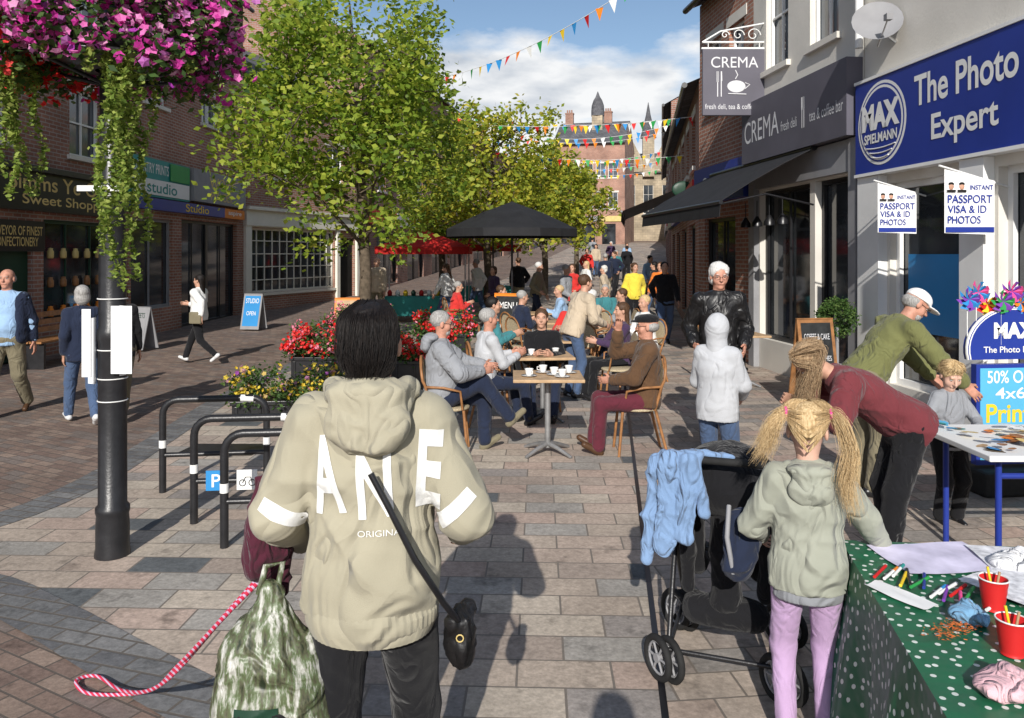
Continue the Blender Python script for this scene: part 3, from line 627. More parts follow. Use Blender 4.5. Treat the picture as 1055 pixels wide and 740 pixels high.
text('CREMA',1.3,.36,'lgrey',r,(.8,-.224,3.92),bold=.0); text('fresh deli',.52,.15,'lgrey',r,(1.78,-.224,3.83),bold=0); text('tea & coffee bar',.9,.16,'lgrey',r,(2.87,-.224,3.83),bold=0)
def cutlery(par,x,y,z,h):
    b=MB(); b.box(x-.03,x-.015,y-.002,y,z-h/2,z+h*.1)
    for k in (-.04,-.025,-.01): b.box(x+k-.0,x+k+.006,y-.002,y,z+h*.1,z+h/2)
    b.box(x-.04,x-.004,y-.002,y,z+h*.08,z+h*.12); b.obj('fork_emblem','lgrey',par)
    b=MB(); b.box(x+.03,x+.045,y-.002,y,z-h/2,z+.05); b.add([(x+.03,y-.001,z+.05),(x+.055,y-.001,z+.05),(x+.05,y-.001,z+h/2),(x+.03,y-.001,z+h/2)],[(0,1,2,3)]); b.obj('knife_emblem','lgrey',par)
cutlery(r,2.22,-.222,3.92,.44)
b=MB(); b.box(3.0,3.2,.06,.09,1.7,1.95); b.obj('notice','paper',r)
for i in range(4):
    b=MB(); x=.5+i*.45; b.tube([(x,-.35,2.75),(x,-.35,2.5)],.008,6); b.lathe([(.02,0),(.08,-.1),(.085,-.16)],10,(x,-.35,2.5)); b.obj('pendant_lamp','black',r)
aw=thing('awning','black retractable canvas awning over cafe front','awning',(4.14,13.3,0),math.atan2(9.9-13.3,4.483-4.14))
b=MB(); n=12; V=[];F=[]
for i in range(n+1):
    x=-1.6+4.0*i/n
    for j,(yy,zz) in enumerate(((-.18,3.38),(-.6,3.17),(-1.05,2.92),(-1.5,2.64),(-1.52,2.42))): V.append((x,yy,zz-(.012 if (i%2) else 0)*(1 if j in(1,2) else .0)))
for i in range(n):
    for j in range(4): a=i*5+j; F.append((a,a+1,a+6,a+5))
b.add(V,F,0); o=b.obj('canopy','awn',aw); so=o.modifiers.new('s','SOLIDIFY'); so.thickness=.01
b=MB(); b.tube([(-1.62,-1.5,2.62),(2.42,-1.5,2.62)],.03,8); b.tube([(-1.62,-.15,3.4),(2.42,-.15,3.4)],.05,8); b.tube([(2.3,-.1,2.6),(2.3,-.8,2.75),(2.3,-1.48,2.6)],.015,6); b.tube([(-1.5,-.1,2.6),(-1.5,-.8,2.75),(-1.5,-1.48,2.6)],.015,6); b.obj('awning_frame','black',aw)
aw2=thing('awning','faded grey canvas awning over shop front','awning',(5.2,24.6,.1),math.radians(-99.3))
b=MB(); b.quad((0,-.1,3.5),(0,-1.6,2.9),(5,-1.6,2.9),(5,-.1,3.5)); b.quad((0,-1.6,2.9),(0,-1.62,2.65),(5,-1.62,2.65),(5,-1.6,2.9)); b.obj('canopy','awng',aw2); b=MB(); b.tube([(0,-1.6,2.9),(5,-1.6,2.9)],.03,6); b.obj('awning_frame','grey',aw2)
hs=thing('hanging_sign','grey projecting cafe sign on ornate white bracket','sign',(3.16,12.9,0))
b=MB(); b.box(0,1.06,-.03,.03,4.2,5.3,0); b.obj('panel','purple',hs,.01)
b=MB(); b.box(-.015,1.075,-.025,.025,5.302,5.33); b.tube([(1.12,0,5.75),(.3,0,5.6),(0,0,5.42)],.015,6); b.tube([(1.12,0,5.42),(0,0,5.42)],.018,6); b.tube([(.1,0,5.42),(.1,0,5.32)],.008,6); b.tube([(.95,0,5.42),(.95,0,5.32)],.008,6)
for cx,rr in ((.85,.12),(.6,.1),(.38,.07)):
    b.tube([(cx+rr*(1-a/9)*math.cos(a),0,5.54+rr*(1-a/9)*math.sin(a)) for a in np.linspace(0,7.5,20)],.009,6)
b.obj('bracket','white',hs)
text('CREMA',.78,.18,'lgrey',hs,(.53,-.034,5.08),bold=0); text('fresh deli, tea & coffee bar',.98,.10,'lgrey',hs,(.53,-.034,4.34),bold=0); cutlery(hs,.27,-.032,4.72,.42)
b=MB(); b.ball((.56,-.03,4.68),(.16,.004,.10)); b.tube([(.30+.12,-.034,4.56),(.72,-.034,4.55)],.010,6); b.tube([(.7,-.034,4.74),(.78,-.034,4.71),(.7,-.034,4.64)],.009,6); b.tube([(.54,-.034,4.80),(.58,-.034,4.87),(.54,-.034,4.95)],.009,6); b.obj('cup_emblem','lgrey',hs)
h1=[(1.4,2.5,5.1,6.9),(3.9,5.0,5.1,6.9)]; l1=[(.55,1.9,.35,2.75),(2.35,3.3,0,2.75),(3.5,6.4,.45,2.75)]
r,L=bld('cream rendered building with blue photo shop front',(4.483,9.87),(5.17,3.0),8.6,8,M['render'],h1+l1,'flat',name='shop_building',cat='shop building')
for h in h1: window(r,*h,2,2,lintel='white')
shopwin(r,*l1[0],1,'white',.1); shopwin(r,*l1[1],1,'white',.12); shopwin(r,*l1[2],3,'white',.1)
b=MB(); b.box(.03,6.85,-.14,-.002,2.90,4.02); b.obj('fascia','blue',r)
b=MB(); b.box(.02,6.87,-.155,-.003,2.86,2.897); b.box(.02,6.87,-.155,-.003,4.023,4.06); b.box(.04,.5,-.12,-.002,0,2.855); b.box(1.95,2.3,-.12,-.002,0,2.855); b.box(6.45,6.8,-.1,-.002,0,2.855); b.obj('shop_surround','white',r)
def dsc(cx,cz,ra,y,n=40): return [(cx,y,cz)]+[(cx+ra*math.cos(a),y,cz+ra*math.sin(a)) for a in np.linspace(0,6.283,n+1)],[(0,i,i+1) for i in range(1,n+1)]
b=MB(); v_,f_=dsc(.60,3.47,.50,-.143); b.add(v_,f_,0); v_,f_=dsc(.60,3.47,.465,-.146); b.add(v_,f_,1); v_,f_=dsc(.60,3.47,.445,-.148); b.add(v_,f_,0); v_,f_=dsc(.60,3.47,.415,-.150); b.add(v_,f_,1); b.obj('logo_roundel',['white','blue'],r)
text('MAX',.78,.32,'white',r,(.60,-.156,3.56),bold=.06); text('SPIELMANN',.68,.12,'white',r,(.60,-.156,3.30),bold=.03)
for k_ in range(3): b=MB(); b.tube([(.60+(.30-.07*k_)*q_,-.152,3.19-.06*k_-.02*(1-q_*q_)) for q_ in np.linspace(-1,1,9)],.008,5); b.obj('logo_line','white',r)
text('The Photo',1.55,.34,'white',r,(2.02,-.145,3.70),bold=.02); text('Expert',1.0,.36,'white',r,(2.04,-.145,3.22),bold=.02)
for q in ((.75,1.7,1.0,1.9,'blue2'),(3.8,4.5,.8,1.8,'paper'),(4.7,5.3,1.0,2.0,'skyb')):
    b=MB(); b.box(q[0],q[1],.105,.11,q[2],q[3]); b.obj('window_poster',q[4],r)
dsh=thing('satellite_dish','grey satellite dish bolted to rendered wall','satellite dish',(4.3,9.15,4.62))
b=MB(); R=Matrix.Rotation(math.radians(65),3,'X'); V=[];F=[];nn=20
for i,rr in enumerate((0,.1,.2,.28)):
    for j in range(nn):
        a=j/nn*6.283; p=Matrix.Rotation(math.radians(-20),3,'Z')@(R@Vector((rr*math.cos(a),rr*math.sin(a),rr*rr*.7))); V.append(tuple(p))
for i in range(3):
    for j in range(nn): F.append((i*nn+j,i*nn+(j+1)%nn,(i+1)*nn+(j+1)%nn,(i+1)*nn+j))
b.add(V,F,0,True); b.obj('reflector','grey',dsh)
b=MB(); b.tube([(0,0,-.05),(.25,.05,-.2)],.02,6); b.tube([(0,-.02,-.28),(-.05,-.38,-.05)],.01,6); b.obj('arm','steel',dsh)
b=MB(); b.box(-.09,-.02,-.43,-.35,-.08,-.01); b.obj('receiver','grey',dsh)
dp=thing('drainpipe','white drainpipe down the rendered facade','drainpipe'); b=MB(); b.tube([(4.38,9.8,4.5),(4.38,9.8,8.4)],.05,8); b.obj('pipe','white',dp)
os_=thing('hanging_sign','round blue optician sign projecting from brick wall','sign',(3.75,15.0,2.95)); b=MB()
b.add([(0,-.03,0)]+[(.2*math.cos(a),-.03,.2*math.sin(a)) for a in np.linspace(0,6.283,25)],[(0,i,i+1) for i in range(1,25)]); b.tube([(.2*math.cos(a),0,.2*math.sin(a)) for a in np.linspace(0,6.283,24,endpoint=False)],.03,6,closed=True); b.obj('disc','blue',os_); text('Optician',.34,.09,'white',os_,(0,-.034,0)); b=MB(); b.tube([(.2,0,.1),(.35,0,.1)],.015,6); b.obj('bracket','black',os_)
os_=thing('hanging_sign','oval green sign projecting over the pavement','sign',(4.1,18.6,3.45)); b=MB()
b.ball((0,0,0),(.28,.03,.2)); b.obj('disc','greend',os_); b=MB(); b.tube([(.2,0,.1),(.5,0,.1)],.015,6); b.obj('bracket','black',os_)
def flag(x,y,z,label,sc):
    f=thing('promotional_flag',label,'flag',(x,y,z)); f['group']='promotional flags on shop front'; f.scale=(sc,sc,sc)
    b=MB(); V=[];F=[]
    for i in range(7):
        for j in range(2): V.append((-.26+.52*i/6,.004*math.sin(i*1.1),(0 if j else -.56)+.12*(1-i/6)*(1 if j else .15)))
    for i in range(6): F.append((2*i,2*i+2,2*i+3,2*i+1))
    b.add(V,F,0,True); b.obj('flag_cloth','paper',f)
    b=MB(); b.box(-.25,.25,-.009,-.007,-.535,-.48); b.obj('printed_band','blue',f)
    for i in (-.195,-.085): 
        b=MB(); b.box(i-.048,i+.048,-.009,-.007,-.125,-.0,0); b.ball((i,-.010,-.06),(.028,.004,.036),10,8,1); b.box(i-.045,i+.045,-.016,-.0145,-.12,-.095,2); b.ball((i,-.0105,-.035),(.031,.003,.02),10,6,2); b.obj('portrait_print',['paper',SK,'dark'],f)
    text('INSTANT',.24,.05,'blue',f,(.12,-.010,-.07)); text('PASSPORT',.46,.085,'blue',f,(0,-.010,-.19)); text('VISA & ID',.40,.08,'blue',f,(-.03,-.010,-.295)); text('PHOTOS',.34,.08,'blue',f,(-.06,-.010,-.405))
    b=MB(); b.tube([(-.3,.03,.16),(.9,.2,-.16)],.012,6); b.obj('pole','white',f)
flag(4.34,8.75,2.60,'small white passport photo flag on angled white pole',.84); flag(4.36,7.4,2.60,'white and blue passport photo flag on angled pole',.92)
bs=thing('cycle_stand','black tubular cycle stand with white bands','cycle stand',(-2.78,6.18,0),math.radians(8),'row of black cycle stands')
b=MB(); pts=[(0,0,0),(0,0,.62)]+[(.12-.12*math.cos(a),0,.62+.12*math.sin(a)) for a in np.linspace(.3,1.57,5)]+[(.68+.12*math.sin(a),0,.62+.12*math.cos(a)) for a in np.linspace(0,1.3,5)]+[(.8,0,.62),(.8,0,0)]
b.tube(pts,.027,10); b.tube([(0,0,.3),(.8,0,.3)],.02,8); b.obj('hoop','iron',bs)
for P_ in ([(0,0,.36),(0,0,.42)],[(.8,0,.36),(.8,0,.42)],[(.6,0,.74),(.7,0,.735)]):
    b=MB(); b.tube(P_,.0285,10); b.obj('reflective_band','white',bs)
s2=dup(bs,(-2.24,5.47,0),math.radians(6)); s3=dup(bs,(-1.86,5.02,0),math.radians(6))
b=MB(); b.box(.09,.23,-.035,-.028,.24,.38); b.obj('parking_sign','blue2',s2); text('P',.06,.09,'white',s2,(.16,-.038,.31))
b=MB(); b.box(.30,.44,-.035,-.028,.24,.38,0)
for cx in (.34,.405): b.tube([(cx+.022*math.cos(a),-.038,.29+.022*math.sin(a)) for a in np.linspace(0,6.283,12,endpoint=False)],.003,5,1,closed=True)
b.tube([(.34,-.038,.29),(.36,-.038,.33),(.395,-.038,.33),(.405,-.038,.29)],.003,5,1); b.obj('cycle_sign',['white','black'],s2)
s2['label']='black cycle stand with blue parking sign attached'
# ---------------------------------------------------------------- foliage
def leaves(n,cen,size,rad,rg):
    k=len(cen); c=cen[rg.integers(0,k,n)]+rg.normal(size=(n,3))*rad
    a=rg.normal(size=(n,3)); a[:,2]*=.6; a/=np.linalg.norm(a,axis=1)[:,None]
    b=rg.normal(size=(n,3)); b=np.cross(a,b); b/=np.linalg.norm(b,axis=1)[:,None]
    s=size*rg.uniform(.6,1.3,n)[:,None]
    V=np.stack([c-a*s*.55,c+b*s*.33-a*s*.05,c+a*s*.6,c-b*s*.33-a*s*.05],1).reshape(-1,3); F=np.arange(4*n).reshape(-1,4); return V,F
def tree(label,base,ht,cz,rx,rz_,nl,seed,lm,size=.1,cx=0,cy=0,tr=.12,k=85):
    rg=np.random.default_rng(seed); root=thing('tree',label,'tree',base); b=MB()
    pts=[(0,0,-.05),(.03,.02,ht*.2),(-.04,.0,ht*.4),(cx*.4,.03,ht*.6),(cx*.7,-.02,ht*.8),(cx,0,ht*.93)]
    b.tube(pts,[tr*1.25,tr,tr*.85,tr*.62,tr*.38,.02],12)
    cen=[]
    for i in range(24):
        z=ht*rg.uniform(.27,.8); a=rg.uniform(0,6.283); f=(z/ht); p0=A(cx*max(0,f-.2),0,z)
        L_=rx*rg.uniform(.65,1.08)*(1-max(0,f-.55)*1.1); p2=p0+A(math.cos(a)*L_,math.sin(a)*L_,rg.uniform(.25,1.1)*L_*.6); p1=(p0+p2)/2+A(0,0,.12*L_)
        b.tube([p0,p1,p2],[tr*.36,tr*.2,.012],6)
        for _ in range(4):
            q=p1+(p2-p1)*rg.uniform(0,1); e=q+rg.normal(size=3)*rx*.22; b.tube([q,e],[.018,.006],4); cen.append(e)
        cen.append(p2)
    b.obj('trunk','bark',root)
    u=rg.normal(size=(k,3)); u/=np.linalg.norm(u,axis=1)[:,None]; rr=rg.uniform(.35,1.0,k)**.55*rg.uniform(.82,1.18,k)
    C=u*rr[:,None]*A(rx,rx,rz_)+A(cx,cy,cz); tap=1-np.clip((C[:,2]-cz)/rz_,-.2,1)*.28; C[:,:2]=(C[:,:2]-A(cx,cy))*tap[:,None]+A(cx,cy)
    C=np.concatenate([C,np.array(cen)]); C=C[C[:,2]>cz-rz_-.15]
    V,F=leaves(nl,C,size,rx*.09,rg); npmesh('crown',V,F,lm,root,False)
    return root
tree('leafy young street tree with bright green crown',(-3.05,16,0),7.6,4.9,2.4,2.75,17500,1,M['leaf'],.125,-.3)
tree('street tree with yellowing green crown',(-.75,23.5,.03),6.6,4.4,1.9,2.1,9500,2,M['leafy'],.14,.3)
tree('street tree with yellowing green crown',(1.3,31,.3),6.2,4.1,1.7,2.0,7000,3,M['leafy'],.17,.3)
tree('street tree with bright green crown',(3.3,40,.75),5.8,3.9,1.6,1.9,5000,4,M['leafy'],.2)
tree('street tree with bright green crown',(-2.4,26.5,.1),6.2,4.3,1.7,2.1,6000,5,M['leaf'],.15)
def flowers(n,cen,size,rad,rg):
    k=len(cen); c=cen[rg.integers(0,k,n)]+rg.normal(size=(n,3))*rad
    nr=rg.normal(size=(n,3)); nr[:,2]=abs(nr[:,2])+.2; nr[:,1]-=.5; nr/=np.linalg.norm(nr,axis=1)[:,None]
    a=np.cross(nr,rg.normal(size=(n,3))); a/=np.linalg.norm(a,axis=1)[:,None]; b=np.cross(nr,a); s=size*rg.uniform(.7,1.2,n)[:,None]
    V=[c-nr*s*.25]; m=10
    for j in range(m):
        t=j/m*6.283; q=1.0 if j%2==0 else .72; V.append(c+(a*math.cos(t)+b*math.sin(t))*s*q*.5)
    V=np.stack(V,1).reshape(-1,3); F=[]; base=np.arange(n)*(m+1)
    for j in range(m): F.append(np.stack([base,base+1+j,base+1+(j+1)%m],1))
    return V,np.concatenate(F)
def planter(label,x,y,w,d,h,rz,fl,seed,fh=.35):
    rg=np.random.default_rng(seed); r=thing('planter',label,'planter',(x,y,0),rz)
    b=MB(); b.box(-w/2,w/2,-d/2,d/2,0,h-.05); b.box(-w/2-.02,w/2+.02,-d/2-.02,d/2+.02,h-.05,h)
    for i in range(5): b.box(-w/2+.05+i*(w-.1)/4-.02,-w/2+.05+i*(w-.1)/4+.02,-d/2-.012,-d/2,.03,h-.06)
    b.obj('box','black',r,.008)
    C=np.stack([rg.uniform(-w/2-.05,w/2+.05,70),rg.uniform(-d/2-.05,d/2,70),h+rg.uniform(-.02,fh,70)*np.abs(rg.normal(size=70)).clip(.3,1)],1)
    V,F=leaves(2800,C,.05,.06,rg); npmesh('foliage',V,F,'leafd',r,False)
    for m,nf in fl:
        cc=C[rg.integers(0,70,40)]+A(0,-.06,.06); V,F=flowers(nf,cc,.055,.045,rg); npmesh('blossom',V,F,m,r,False)
    return r
planter('dark planter of red and pink geraniums on paving',-2.6,11.4,1.15,.5,.42,0,[('petr',650),('petpk',220)],11,.45)
planter('dark planter full of red geraniums on paving',-1.35,11.0,1.1,.5,.42,0,[('petr',800),('petpk',120)],12,.5)
planter('dark planter of red flowers by cafe seating',-1.2,13.8,.9,.5,.5,0,[('petr',500),('petpk',250)],13,.35)
planter('low planter with yellow and purple flowers',-2.65,9.2,1.15,.6,.22,.1,[('pety',420)],14,.32)
planter('dark planter of pink flowers near tree',-3.0,15.2,1.2,.6,.5,0,[('petpk',400)],15,.35)
# ---------------------------------------------------------------- lamp post + basket
lp=thing('lamp_post','black cast iron lamp post wrapped with taped paper notices','lamp post',(-2.52,4.9,0))
b=MB(); b.lathe([(.105,0),(.105,.02),(.098,.06),(.098,.20),(.094,.26),(.1,.28),(.1,.31),(.084,.33),(.082,1.35),(.090,1.37),(.090,1.42),(.08,1.44),(.078,2.2),(.085,2.22),(.085,2.27),(.075,2.29),(.072,4.6),(.06,4.7),(.055,6.0)],28); b.obj('post','iron',lp)
for z in (.98,1.12,1.3,1.62): b=MB(); b.tube([(.086*math.cos(a),.086*math.sin(a),z) for a in np.linspace(0,6.283,20,endpoint=False)],.004,5,closed=True); b.obj('cable_tie','white',lp)
for a0,zc,hh_ in ((2.7,1.37,.42),(-.35,1.36,.44),(-2.2,1.30,.42)):
    b=MB(); d=A(math.cos(a0),math.sin(a0),0); t=A(-d[1],d[0],0); V=[];F=[]
    for i in range(6):
        f=i/5; p=d*(.088+.05*f)+t*.02*math.sin(f*3)-t*.03; V+=[p+A(0,0,zc-hh_/2+.01*f),p+A(0,0,zc+hh_/2-.008*f)]
    for i in range(5): F.append((2*i,2*i+2,2*i+3,2*i+1))
    b.add(V,F,0,True); b.obj('notice','paper',lp)
for q in ((-.14,-.085,1.14,1.56),(.04,.17,1.16,1.58)): b=MB(); b.box(q[0],q[1],-.10,-.098,q[2],q[3]); b.obj('notice','paper',lp)
b=MB(); b.box(-.17,.13,-.10,-.085,2.29,2.325); b.cyl((0,-.1,2.307),(0,.0,2.307),.02); b.obj('bracket_bar','white',lp)
b=MB(); b.tube([(.5*math.cos(a),.5*math.sin(a),3.08) for a in np.linspace(0,6.283,30,endpoint=False)],.012,6,closed=True)
for a in np.linspace(0,6.283,6,endpoint=False): b.tube([(0,0,2.95),(.5*math.cos(a),.5*math.sin(a),3.08)],.012,6)
b.obj('basket_bracket','iron',lp)
hb=thing('hanging_basket','ring basket of magenta and red flowers with trailing greenery','hanging basket',(-2.52,4.9,0))
rg=np.random.default_rng(5)
b=MB(); b.lathe([(.10,3.05),(.32,3.08),(.42,3.15),(.44,3.2),(.3,3.22),(.1,3.22)],24); b.obj('basket','iron',hb)
k=210; th=rg.uniform(0,6.283,k); rr=.30+.42*rg.uniform(0,1,k)**.6; z=3.03+rg.uniform(0,.8,k)*(1-.3*(rr/.75)**2)
C=np.stack([rr*np.cos(th),rr*np.sin(th),z],1); V,F=leaves(9500,C,.05,.06,rg); npmesh('foliage',V,F,'leafd',hb,False)
Cp=C[C[:,0]>-.34]; V,F=flowers(2300,Cp*[1.06,1.06,1]+[0,-.03,.0],.060,.055,rg); npmesh('blossom',V,F,'petp',hb,False)
Cr=C[C[:,0]<-.28]; V,F=flowers(1100,Cr*[1.08,1.08,1]+[-.02,-.03,0],.055,.055,rg); npmesh('blossom',V,F,'petr',hb,False)
tr_c=[]
for i in range(34):
    a=rg.uniform(0,6.283)
    if i<10: x0,y0,ln=-.47+rg.normal()*.045,-.25+rg.uniform(-.15,.25),rg.uniform(.4,.85)
    elif i<24: x0,y0,ln=.25+rg.normal()*.05,-.45+rg.uniform(-.1,.4),rg.uniform(.7,1.4)
    else: x0,y0,ln=.6*math.cos(a),.6*math.sin(a),rg.uniform(.02,.18)
    for t in np.arange(0,ln,.022): tr_c.append((x0+.025*math.sin(t*9+i)-.05*t*(1 if i>=10 else -.6),y0+.02*math.cos(t*7+i),3.06-t))
V,F=leaves(6500,np.array(tr_c),.032,.013,rg); npmesh('trailing_foliage',V,F,'trail',hb,False)
# ---------------------------------------------------------------- bunting
PEN={}
for cn in ('red','blue2','yellow','green','white','orange'):
    me=bpy.data.meshes.new('pennant'); me.from_pydata([(-.09,0,0),(.09,0,0),(0,0,-.25)],[],[(0,2,1)]); me.materials.append(M[cn]); PEN[cn]=me
def bunting(p0,p1,sag,n,sc=1):
    r=thing('bunting','string of multicoloured triangular bunting across street','bunting',group='bunting strings across the street'); p0=A(p0);p1=A(p1)
    f=lambda t:p0+(p1-p0)*t-A(0,0,4*sag*t*(1-t))
    b=MB(); b.tube([f(t) for t in np.linspace(0,1,17)],.007*sc,5); b.obj('cord','white',r)
    ang=math.atan2(p1[1]-p0[1],p1[0]-p0[0]); ks=list(PEN)
    for i in range(n):
        t=(i+.5)/n; o=bpy.data.objects.new('pennant',PEN[ks[(i*5+i//6)%6]]); COL.objects.link(o); o.parent=r; o.location=f(t); o.scale=(sc,1,sc); o.rotation_euler=(random.uniform(-.4,.4),random.uniform(-.1,.1),ang+random.uniform(-.35,.35))
bunting((-1.9,21.5,6.8),(3.9,13.6,7.9),.45,24,1.1)
bunting((-1.2,23,5.75),(4.3,18.0,5.1),.15,22,.9)
bunting((-.6,25,5.2),(4.9,22,4.7),.2,20,.9)
bunting((-2.3,27,6.9),(5.6,27,6.6),.35,26,1)
bunting((-2.2,30,7.2),(6.1,30,6.9),.7,24,1)
bunting((-2.2,36,7.9),(7.2,36,7.6),.7,24,1.1)
bunting((-3,33,7.4),(7.4,40,6.5),.4,24,1.1)
bunting((-1,44,8.3),(8.9,46,8.0),.8,22,1.2)
bunting((0,52,8.6),(10.3,54,8.4),.8,22,1.3)
bunting((2,62,9.2),(12.6,64,9.0),.8,20,1.4)
# ---------------------------------------------------------------- cafe furniture
def chair(loc,rz):
    r=thing('cafe_chair','bentwood cafe chair with woven rattan seat and back','chair',loc,rz,'woven rattan cafe chairs')
    b=MB(); b.lathe([(.0,.455),(.2,.455),(.215,.445),(.215,.43),(.2,.425),(0,.425)],20); b.obj('seat','rattan',r)
    for sx in (-1,1):
        b=MB(); b.tube([(sx*.16,.16,.43),(sx*.19,.2,0)],.014,8); b.obj('leg','wood',r)
        b=MB(); b.tube([(sx*.16,-.15,.43),(sx*.19,-.26,0)],.014,8); b.obj('leg','wood',r)
    b=MB(); P=[(-.17,-.14,.43),(-.21,-.2,.68)]+[(.215*math.cos(a),-.22-.03*math.sin(a),.72+.2*math.sin(a)) for a in np.linspace(math.pi,0,11)]+[(.21,-.2,.68),(.17,-.14,.43)]
    b.tube(P,.014,8,0); b.tube([(-.19,-.18,.56),(.19,-.18,.56)],.01,6); b.obj('backrest','wood',r)
    V=[(.2*c,-.205-.02*s_,.72+.18*s_) for c,s_ in [(math.cos(a),math.sin(a)) for a in np.linspace(0,math.pi,12)]]+[(-.18,-.19,.56),(.18,-.19,.56)]
    b=MB(); b.add(V,[tuple(range(len(V)))],0); b.obj('woven_panel','rattan',r)
    b=MB(); b.tube([(.2,-.2,.66),(.26,-.02,.66),(.22,.13,.62),(.17,.15,.44)],.012,8); b.obj('armrest','wood',r)
    b=MB(); b.tube([(-.2,-.2,.66),(-.26,-.02,.66),(-.22,.13,.62),(-.17,.15,.44)],.012,8); b.obj('armrest','wood',r)
    return r
def ctable(loc,rz=0):
    r=thing('cafe_table','square pale wood cafe table on metal pedestal','table',loc,rz,'square cafe tables')
    b=MB(); b.box(-.33,.33,-.3,.3,.72,.75); b.obj('table_top','woodp',r,.006)
    b=MB(); b.cyl((0,0,.06),(0,0,.72),.028,.028); b.obj('pedestal','lead',r)
    b=MB()
    for a in range(4):
        t=a*math.pi/2+.78; b.tube([(0,0,.1),(.14*math.cos(t),.14*math.sin(t),.07),(.3*math.cos(t),.3*math.sin(t),.015)],[.025,.02,.016],8)
    b.obj('base','lead',r); return r
c0=chair((-.62,7.45,0),math.radians(-88)); dup(c0,(1.2,7.45,0),math.radians(90))
for x,y,a in ((-.25,8.7,-80),(.35,9.1,170),(1.35,9.9,95),(-.2,10.6,-90),(1.0,10.9,180),(.2,12.3,-60),(1.5,12.6,90),(2.9,11.2,-90)): dup(c0,(x,y,0),math.radians(a))
t0=ctable((.34,7.4,0)); 
for x,y in ((.35,8.9),(.55,10.5),(.8,12.4),(3.3,11.2)): dup(t0,(x,y,0),.1)
def cup(x,y,z):
    b=MB(); b.lathe([(.0,.001),(.04,.003),(.07,.012),(.075,.014),(.05,.008),(0,.006)],18); o=b.obj('saucer','ceram'); o.location=(x,y,z); tag(o,'white ceramic saucer on pale wooden cafe table','saucer','saucers on cafe table')
    r=thing('cup','white ceramic coffee cup on its saucer','cup',(x,y,z+.007),random.uniform(0,6),'white cups on cafe table'); b=MB(); b.lathe([(0,0),(.022,.0),(.03,.02),(.04,.06),(.042,.068),(.038,.066),(.028,.02),(0,.01)],18); b.obj('bowl','ceram',r); b=MB(); b.tube([(.036,0,.05),(.058,0,.05),(.058,0,.025),(.032,0,.02)],.005,6); b.obj('handle','ceram',r)
for x,y in ((.16,7.3),(.30,7.52),(.47,7.25),(.55,7.5),(.4,7.38),(.22,8.8),(.5,8.9)): cup(x,y,.75)
def parasol(label,x,y,w,z1,z2,m,zb=0):
    r=thing('parasol',label,'parasol',(x,y,zb)); b=MB(); b.cyl((0,0,0),(0,0,z2),.022); b.lathe([(.3,0),(.3,.06),(.05,.09)],20); b.obj('pole','black',r)
    n=8;b=MB();V=[(0,0,z2)];
    for k,(f,zz) in enumerate(((.5,.55),(1,0),(1.0,-.16))):
        for j in range(n*2):
            a=j/(n*2)*6.283+.39; rr=w/2*f*(1.0 if j%2==0 else .955); V.append((rr*math.cos(a),rr*math.sin(a),z1+(z2-z1)*zz if zz>=0 else z1+zz))
    F=[];m2=n*2
    for j in range(m2): F.append((0,1+j,1+(j+1)%m2)); F.append((1+j,1+m2+j,1+m2+(j+1)%m2,1+(j+1)%m2)); F.append((1+m2+j,1+2*m2+j,1+2*m2+(j+1)%m2,1+m2+(j+1)%m2))
    b.add(V,F); o=b.obj('canopy',m,r); return r
parasol('wide black parasol over the cafe seating',0,16.5,2.9,2.42,3.02,'awn'); 
parasol('black parasol among the cafe tables',-.5,20.5,2.6,2.5,3.0,'awn')
def stall(x,y,lab):
    st=thing('market_stall',lab,'market stall',(x,y,0)); b=MB()
    for x in(-1.2,1.2):
        for y in (-.9,.9): b.cyl((x,y,0),(x,y,2.1),.022)
    b.obj('frame','steel',st); b=MB(); b.add([(-1.3,-1,2.1),(1.3,-1,2.1),(1.3,1,2.1),(-1.3,1,2.1),(0,0,2.6),(-1.3,-1.02,1.9),(1.3,-1.02,1.9),(1.3,1.02,1.9),(-1.3,1.02,1.9)],[(0,1,4),(1,2,4),(2,3,4),(3,0,4),(0,5,6,1),(1,6,7,2),(3,2,7,8),(0,3,8,5)]); b.obj('canopy','canr',st)
    b=MB(); b.box(-1.0,1.0,-1.2,-.6,.7,.74,0); b.box(-1.0,1.0,-1.21,-1.2,.2,.7,0); b.obj('counter','teal',st); return st
stall(-2.5,22.5,'market stall with low red canvas canopy and table'); stall(-1.0,27,'second market stall with red canvas canopy and table').location[2]=.1
for i in range(9):
    o=MB(); o.lathe([(.0,0),(.06,0),(.07,.1),(.03,.16),(.0,.17)],10); o=o.obj('jar',['red','white','yellow','greend'][i%4]); o.location=(-3.4+i*.22,21.6,.74); tag(o,'small jar standing on the stall counter','jar','jars on stall counter')
